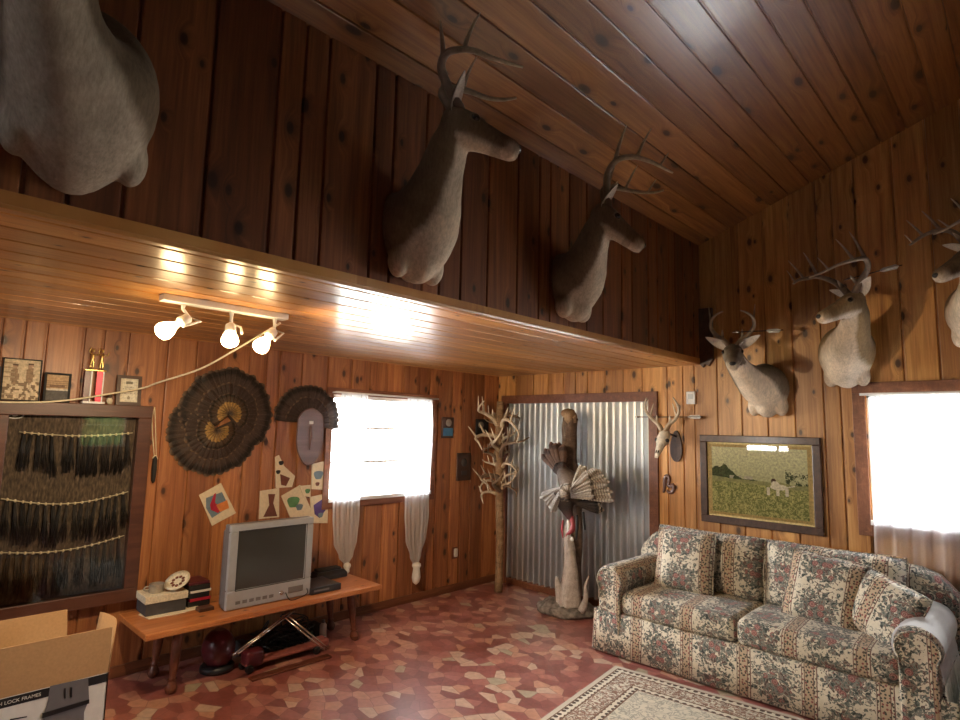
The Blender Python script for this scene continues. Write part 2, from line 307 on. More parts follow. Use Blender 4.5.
# ------------------------------------------------------------------ mesh helpers
class MB:
    def __init__(s):
        s.bm = bmesh.new(); s.uv = s.bm.loops.layers.uv.new('UVMap'); s.col = s.bm.loops.layers.float_color.new('col')
        s.c = (1,1,1,1); s.mi = 0; s.anyuv = False
    def face(s, vs, uvs=None, c=None, smooth=False):
        try: f = s.bm.faces.new(vs)
        except ValueError: return None
        f.smooth = smooth; f.material_index = s.mi
        for i, l in enumerate(f.loops):
            if uvs: l[s.uv].uv = uvs[i]; s.anyuv = True
            cc = c[i] if (c and hasattr(c[0], '__len__')) else (c or s.c)
            l[s.col] = (*cc[:3], 1)
        return f
    def poly(s, pts, uvs=None, c=None, smooth=False):
        return s.face([s.bm.verts.new(p) for p in pts], uvs, c, smooth)
    def box(s, lo, hi, mat=None, c=None):
        x0,y0,z0 = lo; x1,y1,z1 = hi
        P = [V(p) for p in ((x0,y0,z0),(x1,y0,z0),(x1,y1,z0),(x0,y1,z0),(x0,y0,z1),(x1,y0,z1),(x1,y1,z1),(x0,y1,z1))]
        if mat: P = [mat @ p for p in P]
        vs = [s.bm.verts.new(p) for p in P]
        for f in ((3,2,1,0),(4,5,6,7),(0,1,5,4),(1,2,6,5),(2,3,7,6),(3,0,4,7)): s.face([vs[i] for i in f], c=c)
    def rings(s, R, c=None, caps=True, closed=True, smooth=True, uvf=None):
        rows = [[s.bm.verts.new(p) for p in r] for r in R]; n = len(R[0])
        for i in range(len(rows)-1):
            for j in range(n if closed else n-1):
                k = (j+1) % n
                cc = [c[i], c[i], c[i+1], c[i+1]] if (c and hasattr(c[0], '__len__') ) else c
                uvs = None
                if uvf: uvs = [uvf(i,j), uvf(i,j+1), uvf(i+1,j+1), uvf(i+1,j)]
                s.face([rows[i][j], rows[i][k], rows[i+1][k], rows[i+1][j]], uvs, cc, smooth)
        if caps and closed:
            s.face(list(reversed(rows[0])), c=(c[0] if c and hasattr(c[0],'__len__') else c)); s.face(rows[-1], c=(c[-1] if c and hasattr(c[0],'__len__') else c))
        return rows
    def tube(s, pts, rad, n=8, c=None, smooth=True, sub=0):
        pts = [V(p) for p in pts]
        if not hasattr(rad, '__len__'): rad = [rad]*len(pts)
        if sub: pts, rad, c = catmull(pts, rad, sub, c)
        R = []; u = None
        for i, p in enumerate(pts):
            t = (pts[min(i+1,len(pts)-1)] - pts[max(i-1,0)]).normalized()
            if u is None: u = t.orthogonal().normalized()
            else: u = (u - u.dot(t)*t).normalized()
            w = t.cross(u)
            R.append([p + rad[i]*(math.cos(a)*u + math.sin(a)*w) for a in [2*PI*k/n for k in range(n)]])
        s.rings(R, c=c, smooth=smooth)
    def lathe(s, prof, mat=None, n=24, c=None, smooth=True):
        R = []
        for r, z in prof:
            r = max(r, 1e-4)
            q = [V((r*math.cos(a), r*math.sin(a), z)) for a in [2*PI*k/n for k in range(n)]]
            R.append([mat @ p for p in q] if mat else q)
        s.rings(R, c=c, smooth=smooth)
    def ell(s, c0, r, rot=None, n=16, m=10, c=None):
        R = []
        for i in range(1, m):
            th = PI*i/m
            q = [V((r[0]*math.sin(th)*math.cos(a), r[1]*math.sin(th)*math.sin(a), -r[2]*math.cos(th))) for a in [2*PI*k/n for k in range(n)]]
            R.append([V(c0) + (rot @ p if rot else p) for p in q])
        s.rings(R, c=c)
    def prism(s, pts, d, c=None, cside=None):
        """planar outline extruded by vector d"""
        a = [s.bm.verts.new(V(p)) for p in pts]; b = [s.bm.verts.new(V(p)+V(d)) for p in pts]
        s.face(list(reversed(a)), c=c); s.face(b, c=c)
        for i in range(len(a)):
            j = (i+1) % len(a); s.face([a[i], a[j], b[j], b[i]], c=cside or c)
    def pillow(s, w, h, t, mat, n=14, uo=(0,0), pinch=.06, pw=3.0):
        g = {}
        for sd in (1,-1):
            for i in range(n+1):
                for j in range(n+1):
                    u = -1+2*i/n; v = -1+2*j/n
                    edge = (i in (0,n) or j in (0,n))
                    if edge and sd == -1: g[sd,i,j] = g[1,i,j]; continue
                    k = max(0, (1-abs(u)**pw)*(1-abs(v)**pw))**.55
                    x = u*w/2*(1-pinch*(1-abs(v))*abs(u)**2*.6 ) ; z = v*h/2*(1-pinch*(1-abs(u))*abs(v)**2*.6)
                    if abs(u) > .8 and abs(v) > .8: x *= .985; z *= .985
                    y = sd*t/2*k
                    g[sd,i,j] = s.bm.verts.new(mat @ V((x, -y, z)))
        for sd in (1,-1):
            for i in range(n):
                for j in range(n):
                    q = [(i,j),(i+1,j),(i+1,j+1),(i,j+1)]
                    if sd == -1: q = q[::-1]
                    s.face([g[sd,a,b] for a,b in q], [(uo[0]+w*(a/n-.5), uo[1]+h*(b/n-.5)) for a,b in q], smooth=True)
    def rbox(s, lo, hi, r=.04, n=4, mat=None, puff=0):
        """box with rounded edges"""
        lo, hi = V(lo), V(hi); c = (lo+hi)/2; e = (hi-lo)/2
        K = 6
        vs = {}
        def coords(k):
            m_ = n*2+K
            return m_
        ms = n*2+K
        def pos(i, ex):
            if i <= n: a = (i/n)*PI/2; return -ex + r*(1-math.sin(PI/2 - (PI/2-a)) ) if False else None
        # cube-sphere mapping: points on cube surface -> rounded box
        def lin(ex):
            inner = max(ex-r, 1e-4); out = []
            for k in range(n): out.append(-ex + r*(1-math.cos(k/n*PI/4)*0 - 0) + 0) if False else out.append(-inner - r*math.tan(PI/4*(1-k/n)))
            for k in range(K+1): out.append(-inner + 2*inner*k/K)
            for k in range(1, n+1): out.append(inner + r*math.tan(PI/4*k/n))
            return out
        Ls = [lin(e[0]), lin(e[1]), lin(e[2])]; m1 = len(Ls[0])-1
        def vert(i, j, k):
            key = (i,j,k)
            if key in vs: return vs[key]
            p = V((Ls[0][i], Ls[1][j], Ls[2][k]))
            q = V([max(-max(e[a]-r,0), min(max(e[a]-r,0), p[a])) for a in range(3)])
            d = p-q
            if d.length > 0: d = d.normalized()*r
            p2 = q+d
            if puff:
                ux, uy, uz = q[0]/e[0], q[1]/e[1], q[2]/e[2]
                f = 1
                n2 = V((d[0], d[1], d[2]))/r if r else V((0,0,0))
                w_ = [(1-uy*uy)*(1-uz*uz), (1-ux*ux)*(1-uz*uz), (1-ux*ux)*(1-uy*uy)]
                p2 = p2 + V((n2[0]*w_[0], n2[1]*w_[1], n2[2]*w_[2]))*puff
            p2 = p2 + c
            if mat: p2 = mat @ p2
            vs[key] = s.bm.verts.new(p2); return vs[key]
        for a in range(m1):
            for b_ in range(m1):
                for k, rev in ((0, True), (m1, False)):
                    for f in ([(a,b_,k),(a+1,b_,k),(a+1,b_+1,k),(a,b_+1,k)], [(b_,k,a),(b_,k,a+1),(b_+1,k,a+1),(b_+1,k,a)], [(k,a,b_),(k,a+1,b_),(k,a+1,b_+1),(k,a,b_+1)]):
                        s.face([vert(*q) for q in (f[::-1] if rev else f)], smooth=True)
    def boxuv(s, off=(0,0)):
        s.bm.normal_update()
        for f in s.bm.faces:
            n_ = f.normal; a = max(range(3), key=lambda i: abs(n_[i])*(1.0 if i != 0 else .9))
            for l in f.loops:
                p = l.vert.co
                l[s.uv].uv = ((p.y+off[0], p.z+off[1]) if a == 0 else (p.x+off[0], p.z+off[1]) if a == 1 else (p.x+off[0], p.y+off[1]+.1))
def catmull(P, Rr, sub, C=None):
    op, orr, oc = [], [], []
    hasC = bool(C) and hasattr(C[0], '__len__')
    for i in range(len(P)-1):
        p0, p1, p2, p3 = P[max(i-1,0)], P[i], P[i+1], P[min(i+2,len(P)-1)]
        for k in range(sub):
            t = k/sub
            op.append(.5*((2*p1)+(p2-p0)*t+(2*p0-5*p1+4*p2-p3)*t*t+(3*p1-p0-3*p2+p3)*t**3))
            orr.append(Rr[i]*(1-t)+Rr[i+1]*t)
            if hasC: oc.append(tuple(C[i][q]*(1-t)+C[i+1][q]*t for q in range(3)))
    op.append(P[-1]); orr.append(Rr[-1])
    if hasC: oc.append(C[-1])
    return op, orr, (oc if hasC else C)
def tag(o, label=None, cat=None, group=None, kind=None):
    if label: o['label'] = label
    if cat: o['category'] = cat
    if group: o['group'] = group
    if kind: o['kind'] = kind
    return o
def mk(name, mb, mat, parent=None, bev=0, label=None, cat=None, group=None, kind=None, recalc=True):
    me = bpy.data.meshes.new(name)
    if recalc: bmesh.ops.recalc_face_normals(mb.bm, faces=mb.bm.faces)
    if parent is not None and parent.type == 'EMPTY' or parent is not None:
        inv = wm(parent).inverted()
        mb.bm.transform(inv)
    mb.bm.to_mesh(me); mb.bm.free()
    for m in (mat if isinstance(mat, (list, tuple)) else [mat]): me.materials.append(M[m] if isinstance(m, str) else m)
    o = bpy.data.objects.new(name, me); COL.objects.link(o)
    if parent is not None: o.parent = parent
    if bev:
        b = o.modifiers.new('bevel', 'BEVEL'); b.width = bev; b.segments = 2; b.limit_method = 'ANGLE'; b.harden_normals = False
    return tag(o, label, cat, group, kind)
def wm(o):
    m = Matrix.Translation(o.location) @ o.rotation_euler.to_matrix().to_4x4()
    return (wm(o.parent) @ m) if o.parent else m
def thing(name, label, cat, loc=(0,0,0), group=None, rotz=0):
    o = bpy.data.objects.new(name, None); COL.objects.link(o); o.location = loc; o.empty_display_size = .05; o.rotation_euler = (0,0,rotz)
    return tag(o, label, cat, group)
def rotz(a): return Matrix.Rotation(a, 4, 'Z')
def basis(o, x, y, z):
    m = Matrix((V(x), V(y), V(z))).transposed().to_4x4(); m.translation = V(o); return m

# ------------------------------------------------------------------ room shell
def boards(name, mat, O, U, Nn, Wd, v0, v1f, u0, u1, widths, holes=(), t=.09, g=.007, d=.013, seed=1, W=(0,0,1), kind='structure', rnd=None):
    """panelling: boards side by side along U, running along W; Nn faces the room"""
    rn = random.Random(seed); mb = MB(); bd = mb.bm.loops.layers.float_color.new('bd')
    O, U, Nn, W = V(O), V(U), V(Nn), V(W)
    u = u0
    while u < u1-1e-6:
        w = min(rn.choice(widths), u1-u)
        if u1-(u+w) < .03: w = u1-u
        r = rn.random(); a, b = u, u+w
        cuts = sorted({a, b} | {h[k] for h in holes for k in (0,1) if a < h[k] < b})
        for s0, s1 in zip(cuts, cuts[1:]):
            mid = (s0+s1)/2
            spans = [(v0, None)]
            for h in holes:
                if h[0] <= mid <= h[1]:
                    new = []
                    for (p, q) in spans:
                        new.append((p, h[2])); new.append((h[3], q))
                    spans = [x for x in new if x[1] is None or x[1] > x[0]+1e-6]
            prof = []
            if s0 == a: prof += [(s0, -d), (s0+g*.5, -d), (s0+g, -.001), (s0+g*1.8, 0)]
            else: prof += [(s0, 0)]
            if s1 == b: prof += [(s1-g*1.8, 0), (s1-g, -.001), (s1-g*.5, -d), (s1, -d)]
            else: prof += [(s1, 0)]
            full = prof + [(s1, -t), (s0, -t)]
            for (p, q) in spans:
                lo = [mb.bm.verts.new(O+U*x+Nn*y+W*p) for x, y in full]
                hi = [mb.bm.verts.new(O+U*x+Nn*y+W*(q if q is not None else v1f(x))) for x, y in full]
                n = len(full)
                for i in range(n):
                    j = (i+1) % n
                    vq = lambda k: (q if q is not None else v1f(full[k][0]))
                    f = mb.face([lo[i], lo[j], hi[j], hi[i]], [(full[i][0], p), (full[j][0], p), (full[j][0], vq(j)), (full[i][0], vq(i))])
                    if f:
                        for l in f.loops: l[bd] = (r, r, r, 1)
                for ff in (lo[::-1], hi):
                    f = mb.face(ff, [(full[0][0]+.02, .3)]*n)
                    if f:
                        for l in f.loops: l[bd] = (r, r, r, 1)
        u += w
    return mk(name, mb, mat, kind=kind)
WW = [.105, .14, .14, .19, .19, .235]
WA = (2.66, 3.76, .955, 1.835)      # window in wall A: y0 y1 z0 z1
WB = (-.86, .35, 1.0, 1.88)         # window in wall B: x0 x1 z0 z1
WK = (-3.90, -3.15, 1.28, 1.62)         # window behind the camera
WR1 = (2.35, 3.0, 1.15, 1.85)
boards('wall_left', 'pine', (XA,0,0), (0,1,0), (1,0,0), None, 0, lambda u: ZS, YK, YB, WW, holes=[WA], seed=3)
boards('wall_back', 'pineB', (0,YB,0), (1,0,0), (0,-1,0), None, 0, lambda u: ZS+.05, XA-.09, XC-.06, WW, holes=[(-4.10,-2.47,.0,1.87)], seed=5)
boards('wall_back_gable', 'pineB', (0,YB,0), (1,0,0), (0,-1,0), None, 0, lambda u: zc(max(u,XC))+.06, XC-.06, XR, WW, holes=[WB], seed=11)
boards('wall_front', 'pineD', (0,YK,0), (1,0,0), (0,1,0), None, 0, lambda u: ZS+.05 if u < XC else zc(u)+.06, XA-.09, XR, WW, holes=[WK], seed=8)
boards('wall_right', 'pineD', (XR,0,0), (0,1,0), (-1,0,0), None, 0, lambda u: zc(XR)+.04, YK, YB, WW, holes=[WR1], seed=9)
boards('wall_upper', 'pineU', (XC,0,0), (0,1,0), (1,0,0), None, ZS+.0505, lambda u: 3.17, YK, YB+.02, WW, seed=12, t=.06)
boards('ceiling_soffit', 'pineS', (0,0,ZS), (1,0,0), (0,0,-1), None, YK, lambda u: YB, XA-.09, XC+.004, [.145,.16], seed=21, W=(0,1,0), t=.05, d=.012, g=.006)
cs, sn = math.cos(math.atan(SL)), math.sin(math.atan(SL))
LC = (XRIDGE-XC)/cs
boards('ceiling', 'pineC', (XC-.05,0,3.16-.05*SL), (cs,0,sn), (sn,0,-cs), None, YK, lambda u: YB, 0, LC+.05, [.155,.175], seed=22, W=(0,1,0), t=.06, g=.005)
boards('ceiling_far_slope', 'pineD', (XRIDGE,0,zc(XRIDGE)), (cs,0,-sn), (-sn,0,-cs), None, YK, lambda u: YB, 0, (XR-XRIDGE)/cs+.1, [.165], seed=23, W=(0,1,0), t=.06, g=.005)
mb = MB(); mb.box((XA-.1, YK-.1, -.08), (XR+.1, YB+.1, 0)); mk('floor', mb, 'floor', kind='structure')
# baseboards
mb = MB(); mb.box((XA, YK, 0), (XA+.014, YB, .07)); mk('baseboard_left', mb, 'trim', kind='structure', bev=.003)
mb = MB(); mb.box((-2.40, YB-.014, 0), (XR, YB, .07)); mk('baseboard_back', mb, 'trim', kind='structure', bev=.003)
# corrugated panel in an opening of wall B
mb = MB(); K = 23*12; P0, P1 = -4.10, -2.47
pts = [(P0+(P1-P0)*i/K, YB+.035-.024*math.cos(2*PI*i/12)) for i in range(K+1)]
mb.rings([[V((x,y,z)) for x,y in pts] for z in (.06, 1.87)], closed=False)
mb.box((P0, YB+.06, 0), (P1, YB+.09, 1.87))
o = mk('metal_panel', mb, 'sheet', recalc=False); tag(o, kind='structure'); o.name = 'door_1'
mb = MB(); mb.box((P0-.085, YB-.02, 1.85), (P1+.085, YB+.02, 1.935)); mb.box((P1, YB-.02, 0), (P1+.085, YB+.02, 1.85)); mb.box((P0-.085, YB-.02, 0), (P0, YB+.02, 1.85)); mb.box((P0, YB-.005, 0), (P1, YB+.06, .06))
mk('trim_2', mb, 'trim', kind='structure', bev=.003)

def window(name, ax, plane, w, sgn, trimw=.07, bars=(), vbars=(), tm='trim'):
    """ax: axis along the wall; plane: wall coordinate; sgn: direction into the room"""
    a0, a1, z0, z1 = w
    def B(mb, a, b, z_, z2, p, q):
        lo, hi = sorted((plane+sgn*p, plane+sgn*q))
        if ax == 'y': mb.box((lo, a, z_), (hi, b, z2))
        else: mb.box((a, lo, z_), (b, hi, z2))
    mb = MB(); t = trimw
    B(mb, a0-t, a1+t, z1, z1+t, 0, .02); B(mb, a0-t, a0, z0-t, z1, 0, .018); B(mb, a1, a1+t, z0-t, z1, 0, .018); B(mb, a0, a1, z0-t, z0, 0, .018)
    win = mk(name, mb, tm, kind='structure', bev=.003)
    mb = MB(); f = .03
    B(mb, a0, a1, z1-f, z1, -.07, -.02); B(mb, a0, a1, z0, z0+f, -.07, .03); B(mb, a0, a0+f, z0, z1, -.07, -.02); B(mb, a1-f, a1, z0, z1, -.07, -.02)
    for z_ in bars: B(mb, a0, a1, z_-.012, z_+.012, -.07, -.03)
    for v_ in vbars: B(mb, v_-.02, v_+.02, z0, z1, -.07, -.03)
    mk('window_frame', mb, 'white_vinyl', win)
    mb = MB(); B(mb, a0+f, a1-f, z0+f, z1-f, -.052, -.048); mk('pane', mb, 'glass', win)
    # daylight portal outside the opening
    ld = bpy.data.lights.new('daylight_portal', 'AREA'); ld.shape = 'RECTANGLE'; ld.size = a1-a0; ld.size_y = z1-z0
    ld.cycles.is_portal = True
    lo = bpy.data.objects.new('daylight_portal', ld); COL.objects.link(lo)
    c = (a0+a1)/2; zz = (z0+z1)/2; p = plane-sgn*.095
    if ax == 'y': lo.matrix_world = basis((p, c, zz), (0,1*sgn,0), (0,0,1), (-sgn,0,0)) if True else None
    else: lo.matrix_world = basis((c, p, zz), (-sgn,0,0), (0,0,1), (0,-sgn,0))
    return win
window('window_1', 'y', XA, WA, 1, .055, bars=[1.27, 1.56])
window('window_2', 'x', YB, WB, -1, .075)
window('window_3', 'x', YK, WK, 1, .07, vbars=[-3.35])
window('window_4', 'y', XR, WR1, -1, .07, bars=[1.5])

# world: bright overcast sky and far ground; near ground darkened to dim the ceiling
w = bpy.data.worlds.new('world'); SC.world = w; w.use_nodes = True; nt = w.node_tree
bg = nt.nodes['Background']; tc = N(nt, 'ShaderNodeTexCoord'); sp = N(nt, 'ShaderNodeSeparateXYZ'); L(nt, tc.outputs['Generated'], sp.inputs[0])
L(nt, ramp(nt, math_(nt, 'MULTIPLY_ADD', sp.outputs[2], .5, .5), [(.0,(.10,.10,.09)), (.34,(.14,.14,.13)), (.41,(.60,.62,.56)), (.52,(.95,.97,1)), (1,(.92,.97,1.06))]), bg.inputs[0])
bg.inputs[1].default_value = 50.0

# bushes outside, reflected in glass; made tall to block sky light at the window
mb = MB(); rb = random.Random(9)
for k in range(1300):
    p = V((4.4+rb.uniform(-.5,.5), 2.6+rb.uniform(-3,3), rb.uniform(0,1)**.8*5.0)); a = V((rb.uniform(-1,1), rb.uniform(-1,1), rb.uniform(-.6,.6))).normalized(); b_ = a.orthogonal().normalized()*.10; a = a*.16
    mb.poly([p-a, p-b_, p+a, p+b_])
mb.box((4.5,-.6,0), (4.9,5.8,4.6))
o = mk('hedge', mb, simple('hedge_leaves', (.09,.17,.04), .7, var=.5)); tag(o, 'green hedge outside, reflected in the shadow box glass, made tall to block sky light', 'hedge')
# ------------------------------------------------------------------ deer mounts
def catm1(vals, t):
    n = len(vals)-1; x = min(max(t,0),1)*n; i = min(int(x), n-1); f = x-i; f = f*f*(3-2*f)*.5+f*.5
    return vals[i]*(1-f)+vals[i+1]*f
def antler_mb(fr, side, spec, size, col=None):
    """fr: matrix with x forward, y lateral, z up at the poll"""
    mb = MB(); c0, c1 = col or ((.10,.055,.03), (.50,.40,.28))
    beam = [V((f*size, side*l*size, u*size)) for f, l, u in spec['beam']]
    nb = len(beam); rad = [.023*size**.5*(1-.78*i/(nb-1)) for i in range(nb)]
    bp, br, _ = catmull(beam, rad, 5)
    cols = [tuple(c0[q]*(1-k/(len(bp)-1))+c1[q]*(k/(len(bp)-1)) for q in range(3)) for k in range(len(bp))]
    mb.tube([fr @ p for p in bp], br, 8, cols)
    mb.ell(fr @ beam[0], (.024,.024,.014), fr.to_3x3(), 10, 6, cols[0])
    for tt, ln, df, dl, du, bend in spec['tines']:
        k = int(tt*(len(bp)-1)); b0 = bp[k]; r0 = br[k]*.8
        d = V((df, side*dl, du)).normalized(); bd_ = V((bend, 0, 0))
        P = [b0, b0+d*ln*.33*size, b0+(d*.68+bd_*.12)*ln*size, b0+(d+bd_*.35)*ln*size]
        mb.tube([fr @ p for p in P], [r0, r0*.8, r0*.55, .0015], 7, [cols[k], cols[k], c1, tuple(min(1,q*1.3) for q in c1)], sub=3)
    return mb
BEAM = [(-.01,.03,0), (-.05,.06,.06), (-.09,.115,.13), (-.07,.175,.19), (.0,.205,.225), (.09,.195,.245), (.17,.155,.262), (.215,.115,.28)]
TN = [(.14,.10,.15,-.1,1,0), (.42,.20,-.25,.15,1,.2), (.62,.17,-.1,.05,1,.2), (.82,.09,.05,-.1,1,.1)]
def deer(label, wall, chest, poll, nose, spec=None, size=1.0, wscale=1.0, tail=(0,0), bodyc=(.20,.155,.12), lobes=((-.12,.10),(.12,.10)), drop=0, rake=None, cdn=.27, cup=.25, bright=1.0, nf=.14, nd=.2, ns=.45, nsc=1.0, thr0=.62, thr1=.25):
    chest, poll, nose = V(chest), V(poll), V(nose)
    Nw = V((1,0,0)) if wall == 'C' else V((0,-1,0)); Z = V((0,0,1)); S = Z.cross(Nw)
    root = thing('deer_mount', label, 'deer mount', chest)
    hd = (nose-poll).normalized(); hl = (nose-poll).length
    hh = V((hd.x, hd.y, 0)).normalized()
    # neck spine (bezier) starting flat on the wall
    P0 = chest; P3 = poll - Z*.02 - hd*.0
    P1 = chest + Nw*nf - Z*.01; P2 = P3 - (Z*.8+Nw*ns)*nd
    def B(t): return P0*(1-t)**3+3*P1*t*(1-t)**2+3*P2*t*t*(1-t)+P3*t**3
    def T(t): return (3*(P1-P0)*(1-t)**2+6*(P2-P1)*t*(1-t)+3*(P3-P2)*t*t).normalized()
    wv = [.150,.170,.165,.135,.105,.085,.075,.065]; uv_ = [cup,cup*.98,.19,.14,.11,.09,.078,.055]; dv_ = [cdn,cdn*1.0,cdn*.82,.15,.115,.095,.085,.06]
    mb = MB(); R = []; sp = []
    for i in range(25):
        t = i/24; t_ = T(t); ft = min(1, t*1.35)**1.2; thd = -Z*(1-ft) + hh*ft
        U = -(thd - thd.dot(t_)*t_)
        U = U.normalized(); Wd = t_.cross(U); c = B(t)
        w_, u_, d_ = [catm1(a, t)*(wscale*max(0,1-t*1.8)+nsc*min(1,t*1.8)) for a in (wv, uv_, dv_)]
        sp.append((c, t_, U, Wd, w_, u_, d_))
        ring = []
        for k in range(28):
            a = 2*PI*k/28; ca, sa = math.cos(a), math.sin(a)
            ry = u_ if sa > 0 else d_
            ring.append(c + Wd*(w_*ca*(1-.22*max(0,-sa)**2)) + U*ry*sa)
        if i == 0: ring = [p - Nw*((p-chest).dot(Nw)) for p in ring]
        R.append(ring)
    mb.rings(R)
    # shoulder and brisket lobes
    rot = Matrix((Nw, S, Z)).transposed()
    for (s_, dn) in lobes:
        mb.ell(chest + Nw*.065 + S*s_*.8 - Z*(cdn*.66), (.058,.045,.080), rot)
    mb.ell(chest + Nw*.08 - Z*(cdn*.62) , (.10,.075,.10), rot)
    # head
    Uh = (Z - Z.dot(hd)*hd).normalized(); Wh = hd.cross(Uh)
    f = hl/.30
    secs = [(-.055,.030,.030,.04),(-.035,.052,.048,.065),(0,.066,.060,.085),(.04,.071,.062,.095),(.08,.069,.058,.090),(.12,.060,.050,.078),(.16,.054,.047,.068),(.20,.048,.043,.062),(.245,.046,.041,.055),(.278,.044,.037,.049),(.300,.030,.022,.032)]
    secs_ = [(-.055,.030,.030,.04),(-.035,.052,.048,.062),(0,.062,.056,.075),(.04,.066,.055,.080),(.08,.064,.050,.072),(.12,.052,.040,.060),(.17,.040,.031,.047),(.22,.033,.026,.037),(.262,.032,.025,.032),(.288,.028,.020,.027),(.300,.016,.010,.015)]
    R = []
    for s_, w_, u_, d_ in secs:
        c = poll + hd*s_*f - Uh*(.0+.01*s_/.3)
        R.append([c + Wh*(w_*math.cos(a)) + Uh*((u_ if math.sin(a) > 0 else d_)*math.sin(a)) for a in [2*PI*k/20 for k in range(20)]])
    mb.rings(R)
    for sd in (-1,1):   # brow ridges and cheeks
        mb.ell(poll + hd*.075*f + Wh*sd*.045 + Uh*.030, (.030,.020,.018), Matrix((hd, Wh, Uh)).transposed())
        mb.ell(poll + hd*.035*f + Wh*sd*.036 - Uh*.035, (.05,.03,.045), Matrix((hd, Wh, Uh)).transposed())
    bmesh.ops.recalc_face_normals(mb.bm, faces=mb.bm.faces)
    me = bpy.data.meshes.new('tmp'); mb.bm.to_mesh(me); mb.bm.free()
    tmp = bpy.data.objects.new('tmp', me); COL.objects.link(tmp)
    rm = tmp.modifiers.new('r', 'REMESH'); rm.mode = 'VOXEL'; rm.voxel_size = .0095
    smo = tmp.modifiers.new('s', 'SMOOTH'); smo.factor = .6; smo.iterations = 5
    dg = bpy.context.evaluated_depsgraph_get(); ev = tmp.evaluated_get(dg); me2 = bpy.data.meshes.new_from_object(ev)
    bpy.data.objects.remove(tmp); bpy.data.meshes.remove(me)
    mb = MB(); mb.bm.free(); bm = bmesh.new(); bm.from_mesh(me2); bpy.data.meshes.remove(me2)
    cl = bm.loops.layers.float_color.get('col') or bm.loops.layers.float_color.new('col')
    white = V((.60,.49,.37)); brown = V(bodyc)*.95; brown.y *= .93; brown.z *= .75; dark = brown*.5
    vc = {}
    for v in bm.verts:
        p = v.co
        # keep it in front of the wall
        dw = (p-chest).dot(Nw)
        if dw < .004: p = p + Nw*(.004-dw); v.co = p
        q = p-poll; hx = q.dot(hd)/f; hz = q.dot(Uh); hy = q.dot(Wh)
        nn = v.normal
        if hx > -.03 and abs(hy) < .09 and hz > -.085 and hx < .33 and (hx > .03 or hz > -.02):
            c = brown*.95
            if hz > .02: c = c.lerp(dark, min(1,(hz-.02)/.03)*.8)
            under = -nn.dot(Uh)
            if under > .35 and hz < -.015: c = c.lerp(white, min(1,(under-.35)/.3))
            if hx > .235:
                c = c.lerp(white*.9, min(1,(hx-.235)/.03)*min(1, max(.12, (.02-hz)/.03))*.7)
            if .19 < hx < .235: c = c.lerp(dark, .35)
            ed = (V((hx-.078, abs(hy)-.052, hz-.022))).length
            if .012 < ed < .026: c = c.lerp(white*.7, .25)
        else:
            best = min(sp, key=lambda s_: (s_[0]-p).length_squared)
            r_ = (p-best[0]); r_ = r_ - r_.dot(best[1])*best[1]
            th = -r_.normalized().dot(best[2]) if r_.length > 1e-5 else 0
            nz = noise.noise(p*14)*.12
            tpos = sp.index(best)/24
            thr = thr0 - thr1*min(1, tpos*1.6)
            k = min(1, max(0, (th-thr+nz)/.22))
            c = brown.lerp(white, k)
            if th < .1: c = c.lerp(dark, min(1, (.1-th)/.8)*.5)
        mot = 1+.22*noise.noise(p*9)+.16*noise.noise(V((p.x*60,p.y*60,p.z*16)))
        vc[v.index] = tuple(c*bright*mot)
    for fc in bm.faces:
        fc.smooth = True
        for l in fc.loops: l[cl] = (*vc[l.vert.index], 1)
    mb.bm = bm
    mk('body', mb, 'fur', root, recalc=False)
    # eyes, nose, mouth, ears, antlers
    for sd in (-1,1):
        e = MB(); e.ell(poll + hd*.082*f + Wh*sd*.0605 + Uh*.022, (.0185,.013,.0155), Matrix((hd, Wh, Uh)).transposed()); mk('eye', e, 'eye', root)
    e = MB(); e.ell(poll + hd*.290*f + Uh*.002, (.015,.024,.016), Matrix((hd, Wh, Uh)).transposed()); mk('nose', e, 'nose', root)
    e = MB(); e.tube([poll + hd*s_*f + Wh*w_ - Uh*.025 for s_, w_ in ((.20,-.036),(.25,-.033),(.285,-.022),(.297,0),(.285,.022),(.25,.033),(.20,.036))], .003, 6, sub=3); mk('mouth', e, 'nose', root)
    for sd in (-1,1):
        e = MB(); base = poll - hd*.005 + Wh*sd*.050 + Uh*.028
        ed = (Wh*sd*.80 + Uh*.55 - hd*.18).normalized(); fr = (hd*.8 + Wh*sd*.25 - Uh*.1); fr = (fr - fr.dot(ed)*ed).normalized(); sdv = ed.cross(fr)
        for shell, mi_, cc in ((0, 0, bodyc), (1, 1, (.55,.48,.42))):
            rows = []
            for i in range(9):
                s_ = i/8; wd = .036*math.sin(PI*min(1, .18+.82*s_)**.8)**.8 + .002
                if i == 8: wd = .003
                row = []
                for j in range(9):
                    a = (j/8-.5)*2*1.25
                    cupd = .9*(1-s_*.5)
                    row.append(base + ed*(.155*s_) + sdv*wd*math.sin(a) - fr*wd*cupd*math.cos(a) + fr*(.003 if shell else 0) + fr*.02*s_)
                rows.append(row)
            e.c = tuple(x*bright for x in cc)
            e.rings(rows if shell else [r[::-1] for r in rows], closed=False, c=e.c)
        mk('ear', e, 'fur', root, recalc=False)
    sp_ = spec or dict(beam=BEAM, tines=TN)
    fr_ = basis(poll + Uh*.045 + hd*.012, *( (lambda x_, z_: (x_, z_.cross(x_), z_))((hd*1.0 + Uh*.0).normalized(), Uh) ))
    if rake is not None: fr_ = fr_ @ Matrix.Rotation(rake, 4, 'Y')
    for sd in (-1,1):
        mk('antler', antler_mb(fr_, sd, sp_, size), 'antler', root)
    return root
